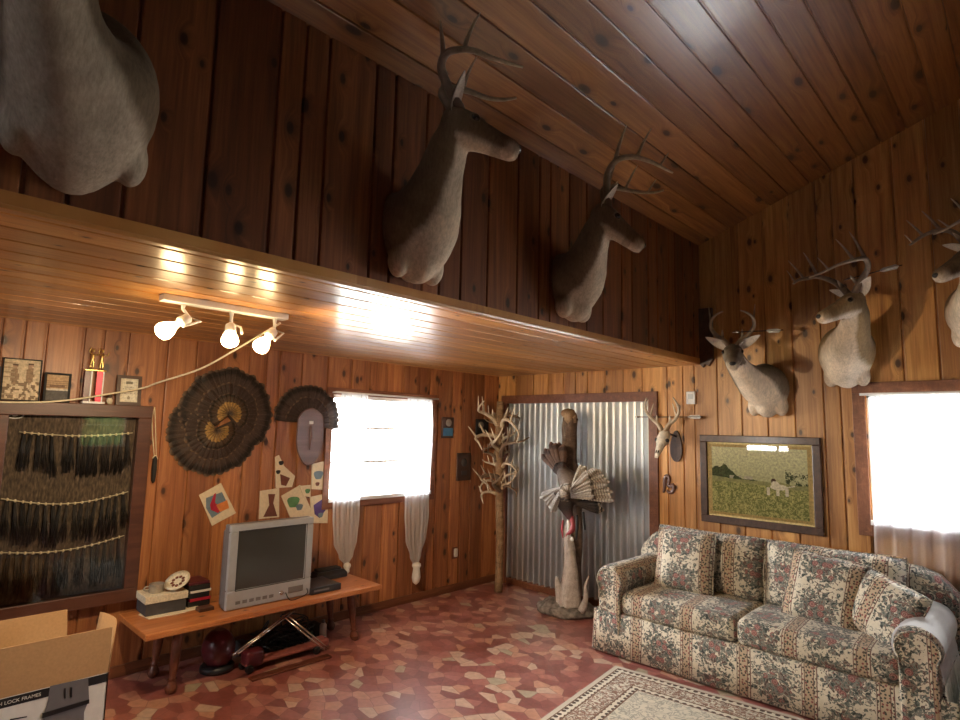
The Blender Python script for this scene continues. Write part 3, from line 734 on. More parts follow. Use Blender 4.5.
deer('large nearest deer shoulder mount on the upper wall, its head out of view', 'C', (XC,.34,2.52), at(58,-95,'x',-1.66), at(20,-110,'x',-1.42), wscale=1.18, cdn=.25, cup=.24, size=.75, nd=.34, nsc=1.25, thr0=.5, thr1=.1, bodyc=(.22,.165,.125), lobes=((-.17,.1),(.0,.1),(.17,.1)), bright=.62)
deer('buck mount in profile with tall forked rack, middle of the dark upper wall', 'C', (XC,1.60,2.44), (-1.66,1.55,2.83), (-1.475,1.745,2.715), cdn=.23, cup=.19, wscale=.98, size=1.0, rake=-.15,
     spec=dict(beam=[(-.01,.03,0),(-.07,.06,.05),(-.12,.09,.11),(-.11,.12,.16),(-.03,.14,.185),(.06,.14,.18),(.13,.13,.185),(.19,.11,.20)], tines=[(.1,.07,.15,-.1,1,0),(.38,.15,-.35,.1,1,-.1),(.56,.17,.0,0,1,.3)]), bodyc=(.18,.125,.09))
deer('smaller buck mount in profile at the corner end of the dark upper wall', 'C', (XC,2.80,2.45), (-1.68,2.70,2.775), (-1.50,2.84,2.585), cdn=.23, cup=.19, wscale=.92, size=1.0, rake=-.22, bodyc=(.17,.12,.09))
deer('small buck mount facing out with a curved lyre rack, above the framed print', 'B', (-1.47,YB,1.93), (-1.585,4.31,2.18), (-1.495,4.055,2.055), cdn=.20, cup=.19, wscale=.92, size=.82, rake=-.35,
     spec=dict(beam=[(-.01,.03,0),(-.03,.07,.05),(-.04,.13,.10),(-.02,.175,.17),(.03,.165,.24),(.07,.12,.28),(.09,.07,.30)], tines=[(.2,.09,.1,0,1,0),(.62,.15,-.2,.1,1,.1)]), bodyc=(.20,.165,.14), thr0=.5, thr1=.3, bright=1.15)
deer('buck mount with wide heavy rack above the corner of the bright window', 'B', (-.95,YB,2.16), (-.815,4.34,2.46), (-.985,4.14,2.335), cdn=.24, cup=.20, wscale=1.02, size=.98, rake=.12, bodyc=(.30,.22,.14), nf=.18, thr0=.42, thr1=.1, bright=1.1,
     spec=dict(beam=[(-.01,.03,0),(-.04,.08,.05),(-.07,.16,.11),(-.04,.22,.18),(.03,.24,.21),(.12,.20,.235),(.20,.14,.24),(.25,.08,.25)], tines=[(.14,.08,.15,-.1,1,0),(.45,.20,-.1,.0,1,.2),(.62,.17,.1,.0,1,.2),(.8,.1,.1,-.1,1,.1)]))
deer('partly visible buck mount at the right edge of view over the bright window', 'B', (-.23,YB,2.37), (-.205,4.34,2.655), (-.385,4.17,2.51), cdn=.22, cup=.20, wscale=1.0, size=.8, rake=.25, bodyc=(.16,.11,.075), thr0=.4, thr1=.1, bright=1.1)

# ------------------------------------------------------------------ arrows, skull, wall bits by the picture
def arrow(label, p, q, fl=True):
    p, q = V(p), V(q); d = (q-p).normalized(); t = thing('arrow', label, 'arrow', p)
    m = MB(); m.tube([p, q], .0035, 8); mk('shaft', m, 'blackm', t)
    for k in range(3):
        a = 2*PI*k/3+.4; u = (d.orthogonal().normalized()); w_ = d.cross(u); n_ = u*math.cos(a)+w_*math.sin(a); h_ = d.cross(n_)*.0012
        m = MB(); e = [q-d*.13, q-d*.10+n_*.016, q-d*.03+n_*.018, q-d*.015]
        m.prism([x - h_ for x in e], h_*2); mk('fletching', m, 'paper_white', t)
    m = MB(); m.tube([p, p-d*.02, p-d*.05], [.006,.008,.001], 6); mk('arrowhead', m, 'chrome', t)
arrow('dark arrow with white fletching laid across the pale skull antlers', at(640,417,'y',4.60), at(703,417,'y',4.66))
arrow('arrow with white fletching resting in the lyre rack of the small buck', at(739,332,'y',4.27), at(783,330,'y',4.50))
arrow('arrow with white fletching resting in the wide rack of the buck by the window', at(852,278,'y',4.36), at(902,265,'y',4.45))
# european skull mount
c = V((-2.27, 4.60, 1.56)); t = thing('deer_skull', 'bleached deer skull with antlers on the wall between metal panel and framed print', 'skull', c)
m = MB(); fw = V((-.05,-.55,-.83)).normalized(); up = V((0,-.83,.55)).normalized(); wd = fw.cross(up)
R = []
for s_, w_, u_, d_ in [(-.05,.03,.03,.03),(-.02,.045,.04,.045),(.03,.055,.035,.05),(.06,.058,.03,.05),(.09,.038,.028,.035),(.14,.030,.022,.022),(.19,.022,.014,.014),(.22,.015,.008,.008)]:
    q = c + fw*s_; R.append([q + wd*w_*math.cos(a) + up*(u_ if math.sin(a) > 0 else d_)*math.sin(a) for a in [2*PI*k/16 for k in range(16)]])
m.c = (.66,.58,.44); m.rings(R, c=m.c); mk('skull_bone', m, 'antler', t)
for sd in (-1,1):
    m = MB(); m.ell(c + fw*.055 + wd*sd*.046 + up*.008, (.017,.017,.017)); mk('eye_socket', m, 'blackm', t)
    m = MB(); m.ell(c + fw*.17 + wd*sd*.009 + up*.014, (.006,.006,.018), Matrix((wd, up, fw)).transposed()); mk('nostril', m, 'blackm', t)
fr = basis(c + up*.03 - fw*.02, up*.55+fw*.84, (up*.0 + wd*1), (up*.84 - fw*.55))
fr = basis(c + up*.03 - fw*.03, V((0,-1,0)), V((1,0,0)), V((0,0,1)))
sk = dict(beam=[(0,.02,0),(.0,.05,.05),(.0,.10,.09),(.02,.145,.15),(.05,.15,.21),(.07,.12,.27)], tines=[(.25,.07,.1,0,1,0),(.5,.12,.0,-.3,1,.1),(.7,.09,.1,-.4,1,.1)])
for sd in (-1,1): mk('antler', antler_mb(fr, sd, sk, .98, ((.36,.25,.14),(.62,.52,.38))), 'antler', t)
m = MB(); pc = V((-2.22,YB-.003,1.47)); m.prism([pc+V((.05*math.cos(a)*(1-.25*math.sin(a)),0,.13*math.sin(a))) for a in [2*PI*k/24 for k in range(24)]], (0,-.018,0)); m.tube([pc+V((0,-.015,.08)), c - fw*.03], .008, 6); mk('plaque', m, 'frame_dark', t)
# wooden squiggle cutout
p0 = at(668,484,'y',YB-.01); m = MB()
pts = [p0+V((x,0,z)) for x, z in ((-.045,-.075),(-.035,-.03),(-.03,.04),(-.005,.07),(.01,.04),(.0,-.005),(.015,-.02),(.04,-.005),(.05,-.035),(.035,-.065),(.005,-.07),(-.015,-.05))]
m.tube(pts, [.008,.014,.018,.014,.014,.014,.014,.016,.016,.014,.012,.006], 8, sub=3)
for v in m.bm.verts: v.co.y = YB+(v.co.y-(YB-.01))*.5-.010 if v.co.y < YB-.01 else YB-.0
o = mk('wood_cutout', m, 'plaque'); tag(o, 'dark wooden looped cutout on the wall under the deer skull', 'ornament')
# little white box, hanging grey board
m = MB(); q = at(692,398,'y',YB); m.box((q.x-.038, YB-.03, q.z-.052), (q.x+.038, YB-.002, q.z+.052)); t = thing('thermostat', 'small white box on the wall above the framed print corner', 'thermostat', (q.x,YB,q.z)); mk('casing', m, 'white', t, bev=.004)
m = MB(); m.box((q.x-.02, YB-.032, q.z-.01), (q.x+.02, YB-.03, q.z+.03)); mk('dial', m, 'silver', t)
q = at(706,336,'y',YB-.02); m = MB(); zz = [(-.062,-.225),(-.03,-.26),(-.01,-.235),(.02,-.25),(.055,-.20),(.055,.23),(-.062,.235)]
m.prism([V((q.x+x, YB-.0, q.z+z)) for x, z in zz], (0,-.03,0)); o = mk('barn_board', m, 'frame_dark', bev=.003); tag(o, 'dark weathered board with a broken lower end in the upper corner', 'board')

# ------------------------------------------------------------------ framed print
a, b_ = at(701,435,'y',YB), at(825,533.7,'y',YB)
x0, x1, z0, z1 = -2.012, -1.141, .885, 1.570
fr = thing('framed_print', 'large dark framed landscape print hanging above the sofa', 'picture', ((x0+x1)/2,YB,z0))
def frame_ring(m, lo, hi, wd, d0, d1, plane='B'):
    (a0,c0),(a1,c1) = lo, hi
    for (p,q,r,s_) in ((a0,a1,c0,c0+wd),(a0,a1,c1-wd,c1),(a0,a0+wd,c0+wd,c1-wd),(a1-wd,a1,c0+wd,c1-wd)):
        if plane == 'B': m.box((p, YB-d1, r), (q, YB-d0, s_))
        else: m.box((XA+d0, p, r), (XA+d1, q, s_))
m = MB(); frame_ring(m, (x0,z0), (x1,z1), .055, .004, .035); mk('frame', m, 'frame_dark', fr, bev=.005)
m = MB(); m.c = (.62,.48,.20); frame_ring(m, (x0+.05,z0+.05), (x1-.05,z1-.05), .040, .006, .017); mk('mat_board', m, 'painting', fr)
m = MB(); NX, NZ = 190, 132; ax0, ax1, az0, az1 = x0+.086, x1-.086, z0+.086, z1-.086
def paint(u, v):
    n1 = noise.noise(V((u*5,v*4,1))); n2 = noise.noise(V((u*90,v*60,2)))*.8+noise.noise(V((u*34,v*26,7)))*.5; n3 = noise.noise(V((u*16,v*12,5)))
    hor = .52 + .05*n1 - .06*u
    if v > hor + .02:
        c = V((.44,.46,.26)).lerp(V((.66,.68,.46)), min(1,(v-hor)*2.4))
        # tree line on the left, reeds on the right
        if v < hor + .20*max(0, 1-abs(u-.14)/.22) + .05*n3 + .03*(u < .5): c = V((.06,.085,.035))*(1+n2)
        if u > .78 and v < hor + .18 + .1*n2 and n2*.8+n3 > .0: c = V((.05,.07,.03))
    elif v > hor - .05: c = V((.30,.31,.14)) + V((.1,.08,.02))*n3
    else:
        c = V((.16,.19,.06)).lerp(V((.48,.48,.20)), max(0, min(1, .40+n2*2.2+n3*.6)))
    # farm roof
    if abs(v-.545) < .025 and .2 < u < .45 and n3 > -.2: c = V((.45,.44,.35))
    # light bird dog with dark head, at rest in the grass
    du, dv = (u-.71)/.085, (v-.44)/.042
    if du*du+dv*dv < 1: c = V((.72,.70,.60))
    if (abs(u-.605) < .018 or abs(u-.79) < .016 or abs(u-.70) < .014) and .32 < v < .43: c = V((.66,.64,.54))
    if ((u-.66)/.026)**2+((v-.525)/.036)**2 < 1: c = V((.10,.06,.04))
    if ((u-.675)/.04)**2+((v-.485)/.04)**2 < 1: c = V((.70,.68,.58))
    if u > .79 and abs(v-.445-(u-.79)*.35) < .007 and u < .87: c = V((.7,.68,.58))
    return c
vg = [[m.bm.verts.new((ax0+(ax1-ax0)*i/NX, YB-.016, az0+(az1-az0)*j/NZ)) for j in range(NZ+1)] for i in range(NX+1)]
for i in range(NX):
    for j in range(NZ):
        m.face([vg[i][j], vg[i+1][j], vg[i+1][j+1], vg[i][j+1]], c=tuple(q*1.3 for q in paint((i+.5)/NX, (j+.5)/NZ)))
m.box((ax0, YB-.0155, az0), (ax1, YB-.008, az1), c=(.3,.3,.2))
mk('print', m, 'painting', fr)
m = MB(); m.box((x0+.07, YB-.024, z0+.07), (x1-.07, YB-.021, z1-.07)); mk('glass', m, 'glass', fr)

# ------------------------------------------------------------------ curtains
def curtain(name, label, prof, folds, amp, depth0, mat, wall='A', bits=None, rodz=None):
    """prof: list of (z, a0, a1, depth scale)"""
    root = thing(name, label, 'curtain', (XA+depth0, (prof[0][1]+prof[0][2])/2, prof[-1][0]) if wall == 'A' else ((prof[0][1]+prof[0][2])/2, YB-depth0, prof[-1][0]))
    m = MB(); n = folds*8; rows = []
    Zs = [p[0] for p in prof]
    steps = []
    for i in range(len(prof)-1):
        for k in range(8):
            t_ = k/8; s_ = t_*t_*(3-2*t_); steps.append(tuple(prof[i][q]*(1-(s_ if q else t_))+prof[i+1][q]*(s_ if q else t_) for q in range(4)))
    steps.append(prof[-1])
    for z, a0, a1, ds in steps:
        row = []
        for j in range(n+1):
            u = j/n; ph = u*folds*2*PI + .8*math.sin(z*3+u*4)
            dd = depth0 + amp*ds*math.sin(ph)*(.7+.3*math.sin(u*17+2)) + amp*.4*math.sin(ph*2.3+z*5)*ds
            if ds > 1.2: dd = depth0 + .035*math.cos((u-.5)*PI)*min(1, ds-1) + amp*math.sin(ph)
            a = a0+(a1-a0)*u
            row.append(V((XA+dd, a, z)) if wall == 'A' else V((a, YB-dd, z)))
        rows.append(row)
    m.rings(rows, closed=False); mk('panel', m, mat, root, recalc=False)
    return root
cl = curtain('curtain', 'left white sheer curtain gathered at its foot beside the television', [(1.84,2.70,2.96,1),(1.55,2.70,2.95,1),(1.1,2.66,2.93,1),(.85,2.67,2.93,1),(.64,2.69,2.915,1),(.52,2.745,2.89,.9),(.455,2.80,2.85,.5)], 6, .017, .075, 'sheer', bits=1)
m = MB(); m.lathe([(.012,.03),(.028,.02),(.030,0),(.02,-.02),(.022,-.04),(.01,-.055)], Matrix.Translation((XA+.085,2.825,.44)), 12); mk('knot', m, 'paper_white', cl)
cr = curtain('curtain', 'right white sheer curtain tied in a knot at its tail, clear of the bench', [(1.84,3.40,3.70,1),(1.55,3.42,3.71,1),(1.1,3.41,3.70,1),(.8,3.41,3.70,1),(.58,3.43,3.68,1),(.42,3.49,3.63,.8),(.33,3.54,3.59,.4)], 6, .017, .075, 'sheer')
m = MB(); m.lathe([(.020,.03),(.038,.02),(.042,.0),(.030,-.02),(.034,-.05),(.040,-.10),(.03,-.14),(.008,-.16)], Matrix.Translation((XA+.085,3.565,.335)), 14); mk('knot', m, 'paper_white', cr)
t = thing('curtain_rod', 'thin white rod carrying the two sheer curtains at the side window', 'curtain rod', (XA,3.2,1.86))
m = MB(); m.tube([(XA+.075,2.64,1.85),(XA+.075,3.78,1.85)], .008, 8); mk('rod', m, 'white', t)
for y in (2.65,3.77):
    m = MB(); m.tube([(XA+.018,y,1.85),(XA+.078,y,1.85)], .006, 8); mk('bracket', m, 'white', t)
cb = curtain('curtain', 'wide sheer curtain hanging over the bright window behind the sofa arm', [(1.86,-.83,.38,1),(1.4,-.835,.38,1),(.9,-.84,.38,1.1),(.62,-.845,.38,1.1),(.42,-.84,.38,1.1)], 11, .024, .065, 'sheer2', wall='B')
t = thing('curtain_rod', 'white rod across the top of the bright window behind the sofa', 'curtain rod', (-.25,YB,1.87))
m = MB(); m.tube([(-.88,YB-.06,1.87),(.40,YB-.06,1.87)], .009, 8); mk('rod', m, 'white', t)
for x in (-.87,.39):
    m = MB(); m.tube([(x,YB-.018,1.87),(x,YB-.062,1.87)], .006, 8); mk('bracket', m, 'white', t)

# ------------------------------------------------------------------ sofa
SX, SY = -2.45, 3.84
so = thing('sofa', 'long floral and stripe upholstered sofa with rolled arms under the framed print', 'sofa', (SX+1.02, SY+.43, 0))
W_ = 2.06
m = MB(); m.rbox((SX+.03, SY+.03, .13), (SX+W_-.03, SY+.86, .30), r=.03, n=2); m.boxuv(); mk('base', m, 'fabric', so)
# skirt with box pleats
m = MB(); rows = []
path = [(SX-.005, SY+.80), (SX-.005, SY+.0), (SX+W_+.005, SY+.0), (SX+W_+.005, SY+.80)]
for z, off in ((.29,0),(.15,.006),(.012,.014)):
    row = []
    for (pa, pb) in zip(path, path[1:]):
        L_ = math.hypot(pb[0]-pa[0], pb[1]-pa[1]); nn_ = max(2, int(L_/.02)); nx, ny = (pb[1]-pa[1])/L_, -(pb[0]-pa[0])/L_
        for k in range(nn_+1):
            s_ = k/nn_; wv = .006*math.sin(s_*L_*9+z*3)*(1-z/.29)
            row.append(V((pa[0]+(pb[0]-pa[0])*s_+nx*-(-off-wv)*1, pa[1]+(pb[1]-pa[1])*s_+ny*(off+wv), z)))
    rows.append(row)
m.rings(rows, closed=False); m.boxuv(); o = mk('skirt', m, 'fabric', so, recalc=False)
sol = o.modifiers.new('s', 'SOLIDIFY'); sol.thickness = .006
for i, (a, b_) in enumerate(((SX+.20, SX+1.0), (SX+1.003, SX+W_-.22))):
    m = MB(); m.rbox((a, SY+.005, .285), (b_, SY+.62, .445), r=.05, n=4, puff=.02); m.boxuv((i*.1,0)); mk('seat_cushion', m, 'fabric', so)
# front rail
m = MB(); m.rbox((SX+.18, SY+.01, .20), (SX+W_-.2, SY+.1, .292), r=.015, n=2); m.boxuv(); mk('front_rail', m, 'fabric', so)
# arms: rolled section extruded along y
def arm(x, sd):
    m = MB(); out = []
    inner = x + sd*0; # sd -1 left arm rolls to -x
    prof = [(0,.12),(0,.47),(.01*0,.50)]
    cxr, czr, rr = -.085, .525, .105
    pts = [(0.0,.10),(.0,.42)]
    for k in range(13):
        a = -.15*PI + k/12*1.35*PI
        pts.append((cxr+rr*math.cos(a), czr+rr*math.sin(a)))
    pts += [(-.165,.40),(-.165,.10)]
    rows = []
    ys = [SY+.0, SY-.012, SY-.012, SY+.02, SY+.3, SY+.6, SY+.84, SY+.86]
    sc = [.0, .6, .94, 1, 1, 1, 1, .97]
    for y, s_ in zip(ys, sc):
        rows.append([V((x+sd*-(-(px_-(-.08))*s_+.08)*1 if False else x - sd*0 + (sd*-1)*(-( (px_+.08)*s_-.08)), y, (pz-.36)*s_+.36)) for px_, pz in pts])
    m.rings(rows, caps=True); m.boxuv((.1,0)); return mk('arm', m, 'fabric', so)
# sd=+1 : arm body extends toward -x ; for the right arm mirror
def arm2(xin, d):
    m = MB(); pts = [(0.0,.10),(.0,.40)]
    for k in range(15):
        a = -.20*PI + k/14*1.40*PI
        a2 = PI*0 + a
        pts.append((.085-.105*math.cos(a2), .515+.10*math.sin(a2)))
    pts += [(.17,.38),(.17,.10)]
    rows = []
    for y, s_ in ((SY-.004,.55),(SY-.016,.90),(SY-.008,.98),(SY+.02,1),(SY+.25,1.0),(SY+.5,1.0),(SY+.8,1),(SY+.86,.97)):
        rows.append([V((xin+d*((px_-.085)*s_+.085), y, (pz-.36)*s_+.36)) for px_, pz in pts])
    m.rings(rows, caps=True); m.boxuv((.13,0)); a_ = mk('arm', m, 'fabric', so)
    m = MB(); rr = [V((xin+d*((px_-.085)*.92+.085), SY-.014, (pz-.36)*.92+.36)) for px_, pz in pts[1:-1]]
    m.tube(rr, .006, 6); m.boxuv(); mk('piping', m, 'fabric', a_)
arm2(SX+.205, -1); arm2(SX+W_-.225, 1)
# back frame, gently arched
m = MB(); rows = []
for i in range(25):
    u = i/24; x = SX+.02+(W_-.04)*u; top = .775+.045*math.sin(PI*u)**.5 - .10*max(0,(abs(u-.5)-.42)/.08)**2
    y0_, y1_ = SY+.62, SY+.86
    rows.append([V((x,y0_,.25)), V((x,y0_+.03,top-.05)), V((x,y0_+.07,top-.01)), V((x,y0_+.13,top)), V((x,y1_-.03,top-.02)), V((x,y1_,top-.07)), V((x,y1_,.12)), V((x,y0_+.05,.12))])
m.rings(rows); m.boxuv(); mk('back', m, 'fabric', so)
# two loose back cushions
def cushion(label, c, w_, h_, t_, yaw=0, lean=0, roll=0, uo=(0,0), parent=None, name='throw_pillow', group=None, pw=3.5):
    mt = Matrix.Translation(V(c)) @ rotz(yaw) @ Matrix.Rotation(-lean, 4, 'X') @ Matrix.Rotation(roll, 4, 'Y')
    m = MB(); m.pillow(w_, h_, t_, mt, uo=uo, pw=pw)
    o = mk(name, m, 'fabric', parent)
    # piping
    n = 10; P = []
    e = .985
    for k in range(n): P.append((-1+2*k/n, -1))
    for k in range(n): P.append((1, -1+2*k/n))
    for k in range(n): P.append((1-2*k/n, 1))
    for k in range(n+1): P.append((-1, 1-2*k/n))
    m = MB(); pt = []
    for u, v in P:
        x = u*w_/2*(1-.06*(1-abs(v))*abs(u)**2*.6); z = v*h_/2*(1-.06*(1-abs(u))*abs(v)**2*.6)
        if abs(u) > .8 and abs(v) > .8: x *= .985; z *= .985
        pt.append(mt @ V((x,0,z)))
    m.tube(pt, .005, 6); m.boxuv(); mk('piping', m, 'fabric', o)
    if not parent: tag(o, label, 'pillow', group)
    return o
cushion(None, (-1.84, SY+.565, .64), .80, .44, .21, lean=.14, parent=so, name='back_cushion', uo=(.22,0), pw=5)
cushion(None, (-1.04, SY+.565, .64), .82, .44, .21, lean=.14, parent=so, name='back_cushion', uo=(.12,0), pw=5)
G = 'matching floral throw pillows on the sofa'
cushion('square floral throw pillow propped at the left end of the sofa', (-1.935, SY+.375, .655), .42, .43, .15, yaw=.08, lean=.24, uo=(.235,0), group=G)
cushion('floral throw pillow tilted toward the right against the wide back cushion', (-1.03, SY+.36, .635), .44, .42, .15, yaw=-.05, lean=.36, roll=.10, uo=(.235,0), group=G)
cushion('floral throw pillow tucked between tilted pillow and the draped right arm', (-.71, SY+.28, .60), .38, .36, .13, yaw=-.40, lean=.36, roll=.28, uo=(.10,.1), group=G)
# fringed sheer throw over right arm
xin = SX+W_-.225
t = thing('throw_blanket', 'thin white fringed throw draped over the right sofa arm', 'blanket', (xin+.1, SY+.4, .62))
m = MB(); prof = [(-.008,.425)]
for k in range(15):
    a = -.20*PI + k/14*1.40*PI; prof.append((.085-.112*math.cos(a), .515+.109*math.sin(a)))
prof += [(.186,.40),(.189,.36)]
prof = prof[1:]
rows = []
for i in range(24):
    y = SY-.012+ .70*i/23
    rows.append([V((xin+px_+ .003*math.sin(i*1.3+j*.7), y+ .02*math.sin(j*.8)*(1 if i else 0), pz+.003*math.sin(i*.9))) for j, (px_, pz) in enumerate(prof)])
m.rings(rows, closed=False); o = mk('cloth', m, 'throw', t, recalc=False)
m = MB()
for i in range(46):
    y = SY+.0+.70*i/45; L_ = .10+random.random()*.08; x = xin+.197
    m.tube([(x-.006,y,.362),(x+.006*random.random(),y+random.uniform(-.01,.01),.362-L_*.8),(x+random.uniform(0,.012),y+random.uniform(-.015,.015),.362-L_*1.7)], .003, 4)
o = mk('fringe', m, 'paper_white', t); o['kind'] = 'stuff'

# ------------------------------------------------------------------ rug
rt = math.atan2(.115, 1.08); m = MB(); c = V((-2.18,3.665,0)); ux = V((math.cos(rt), math.sin(rt),0)); uy = V((math.sin(rt), -math.cos(rt),0))
NN = 8
g = [[m.bm.verts.new(c+ux*1.6*i/NN+uy*2.3*j/NN+V((0,0,.010))) for j in range(NN+1)] for i in range(NN+1)]
for i in range(NN):
    for j in range(NN):
        q = [(i,j),(i,j+1),(i+1,j+1),(i+1,j)]
        m.face([g[a][b] for a,b in q], [(1.6*a/NN, 2.3*b/NN) for a,b in q])
edge = [c, c+ux*1.6, c+ux*1.6+uy*2.3, c+uy*2.3]
for i in range(4):
    p, q = edge[i], edge[(i+1)%4]; m.poly([p+V((0,0,.001)), q+V((0,0,.001)), q+V((0,0,.010)), p+V((0,0,.010))], [(0.01,.01)]*4)
o = mk('area_rug', m, 'rug', recalc=False); tag(o, 'cream area rug with patterned brown border on the red floor', 'rug')

# ------------------------------------------------------------------ bench and television
BZ = .40
bx0, bx1 = -4.17, at(150,634.8,'z',BZ).x
byA, byB = 1.19, 2.80
be = thing('bench', 'long low orange pine bench with turned legs carrying the television', 'bench', ((bx0+bx1)/2, 2.0, 0))
m = MB(); m.rbox((bx0, byA, BZ-.035), (bx1, byB, BZ), r=.006, n=2)
mk('bench_top', m, 'bench', be)
m = MB(); m.box((bx0+.10, byA+.14, BZ-.085), (bx0+.14, byB-.14, BZ-.034)); m.box((bx1-.22, byA+.14, BZ-.085), (bx1-.18, byB-.14, BZ-.034)); mk('apron', m, 'frame_red', be)
def bleg(x, y, dx, dy):
    m = MB(); prof = [(.024,1),(.028,.9),(.030,.7),(.026,.45),(.020,.30),(.018,.24),(.026,.22),(.018,.20),(.022,.17),(.033,.10),(.034,.07),(.026,.02),(.018,0)]
    R = []
    for r_, t_ in prof:
        c_ = V((x+dx*(1-t_), y+dy*(1-t_), (BZ-.036)*t_)); R.append([c_+V((r_*math.cos(a), r_*math.sin(a), 0)) for a in [2*PI*k/16 for k in range(16)]])
    m.rings(R); mk('leg', m, 'frame_red', be)
for x, y, dx, dy in ((bx1-.15,1.42,.02,-.03),(bx1-.15,2.62,.02,.05),(bx0+.08,1.42,.0,-.03),(bx0+.08,2.62,.0,.04)): bleg(x, y, dx, dy)
# television
tvx, ty0, ty1, tz0 = -3.765, 1.675, 2.265, BZ+.004
tvh = .525
tv = thing('television', 'silver box television with dark screen on the pine bench', 'television', (-3.9,(ty0+ty1)/2,BZ))
m = MB(); m.rbox((tvx-.09, ty0, tz0), (tvx-.012, ty1, tz0+tvh), r=.012, n=2); mk('casing', m, 'greyplastic', tv)
m = MB(); R = []
for x, s_, zt in ((tvx-.085,.98,.97),(tvx-.16,.92,.95),(tvx-.26,.70,.80),(tvx-.36,.55,.66),(tvx-.38,.50,.60)):
    yc = (ty0+ty1)/2; hw = (ty1-ty0)/2*s_; zb = tz0+.012; zt_ = tz0+tvh*zt; r_ = .03
    R.append([V((x,yc-hw,zb)), V((x,yc+hw,zb)), V((x,yc+hw,zt_-r_)), V((x,yc+hw-r_,zt_)), V((x,yc-hw+r_,zt_)), V((x,yc-hw,zt_-r_))])
m.rings(R, smooth=False); mk('back_shell', m, 'greyplastic', tv)
m = MB()   # bezel: ring of four
sy0, sy1, sz0, sz1 = ty0+.058, ty1-.055, tz0+.118, tz0+tvh-.045
for lo, hi in (((ty0,tz0),(ty1,sz0)), ((ty0,sz1),(ty1,tz0+tvh)), ((ty0,sz0),(sy0,sz1)), ((sy1,sz0),(ty1,sz1))): m.box((tvx-.03, lo[0], lo[1]), (tvx, hi[0], hi[1]))
mk('bezel', m, 'silver', tv, bev=.006)
m = MB(); rows = []
for i in range(13):
    v_ = -1+2*i/12; rows.append([V((tvx-.008+.007*(1-.5*u_*u_-.5*v_*v_), (sy0+sy1)/2+(sy1-sy0)/2*u_, (sz0+sz1)/2+(sz1-sz0)/2*v_)) for u_ in [-1+2*j/12 for j in range(13)]])
m.rings(rows, closed=False); mk('screen', m, 'screen', tv, recalc=False)
m = MB(); frame = [(sy0-.004,sz0-.004),(sy1+.004,sz0-.004),(sy1+.004,sz1+.004),(sy0-.004,sz1+.004)]
m.tube([V((tvx,y,z)) for y, z in frame+[frame[0]]], .003, 6); mk('screen_gasket', m, 'black', tv)
m = MB(); m.rbox((tvx-.001, ty0+.42, tz0+.035), (tvx+.004, ty0+.53, tz0+.075), r=.002, n=1); mk('front_panel', m, 'greyplastic', tv)
m = MB()
for k in range(6): m.box((tvx-.001, ty0+.06+k*.045, tz0+.030), (tvx+.0025, ty0+.09+k*.045, tz0+.050))
mk('speaker_grille', m, 'greyplastic', tv)
m = MB(); m.lathe([(.013,0),(.013,.008),(.008,.010)], basis((tvx,ty0+.37,tz0+.050),(0,1,0),(0,0,1),(1,0,0)), 16); mk('power_button', m, 'chrome', tv)
m = MB(); m.tube([(tvx+.004,ty0+.40,tz0+.045),(tvx+.035,ty0+.42,tz0+.0),(tvx+.05,ty0+.48,tz0+.006),(tvx+.03,ty0+.55,tz0+.02),(tvx+.003,ty0+.56,tz0+.045)], .0035, 6, sub=4); mk('cable', m, 'black', tv)
# boxes to the right of the TV
m = MB(); m.rbox((-4.0,2.26,BZ), (-3.74,2.50,BZ+.045), r=.004, n=1); o = mk('disc_player', m, 'black'); tag(o, 'flat black disc player on the bench beside the television', 'disc player')
m = MB(); m.box((-3.7395,2.28,BZ+.018), (-3.738,2.40,BZ+.03)); mk('disc_tray', m, 'greyplastic', o)
t = thing('telephone_tray', 'low black plastic tray device behind the disc player, under the curtain', 'device', (-4.05,2.6,BZ))
m = MB(); R = []
for z, i_ in ((0,0),(.035,.0),(.06,.02)): R.append([V((-4.14+i_,2.47+i_,BZ+z)), V((-4.02-i_,2.47+i_,BZ+z)), V((-4.02-i_,2.74-i_,BZ+z)), V((-4.14+i_,2.74-i_,BZ+z))])
m.rings(R, smooth=False); mk('tray_body', m, 'black', t, bev=.004)
m = MB(); m.rbox((-4.12,2.50,BZ+.058), (-4.05,2.70,BZ+.078), r=.006, n=1); mk('lid', m, 'blackm', t)
# left side things: paper, grey box, cup, plate, black boxes
m = MB(); q = [(1.29,-3.93),(1.45,-3.91),(1.60,-3.94),(1.59,-4.12),(1.36,-4.15),(1.27,-4.06)]
pp = [V((x+.008*math.sin(k*5),y,BZ+.001)) for k,(y,x) in enumerate(q)]; m.prism(pp, (0,0,.003)); o = mk('newspaper', m, 'paper'); tag(o, 'crumpled cream newspaper sheet on the bench under the grey box', 'newspaper')
bxz = BZ+.0045; mt = Matrix.Translation((-4.07,1.40,bxz)) @ rotz(-.03)
t = thing('gift_box', 'small charcoal box with a cream lid on the newspaper', 'box', (-4.07,1.40,bxz))
m = MB(); m.box((-.095,-.115,0), (.095,.115,.085), mt); mk('box_body', m, 'dkgrey', t, bev=.002)
m = MB(); m.box((-.102,-.122,.072), (.102,.122,.115), mt); mk('lid', m, 'cream', t, bev=.002)
lz = bxz+.1155
t = thing('tin_cup', 'short tin cup standing on the cream box lid', 'cup', (-4.06,1.36,lz))
m = MB(); m.lathe([(.040,0),(.042,.002),(.043,.05),(.044,.052),(.041,.052),(.040,.006),(.001,.005)], Matrix.Translation((-4.06,1.36,lz)), 24); mk('cup_body', m, 'tin', t)
m = MB(); m.tube([(-4.06,1.318,lz+.04),(-4.06,1.295,lz+.04),(-4.06,1.29,lz+.022),(-4.06,1.317,lz+.014)], .004, 6, sub=3); mk('handle', m, 'tin', t)
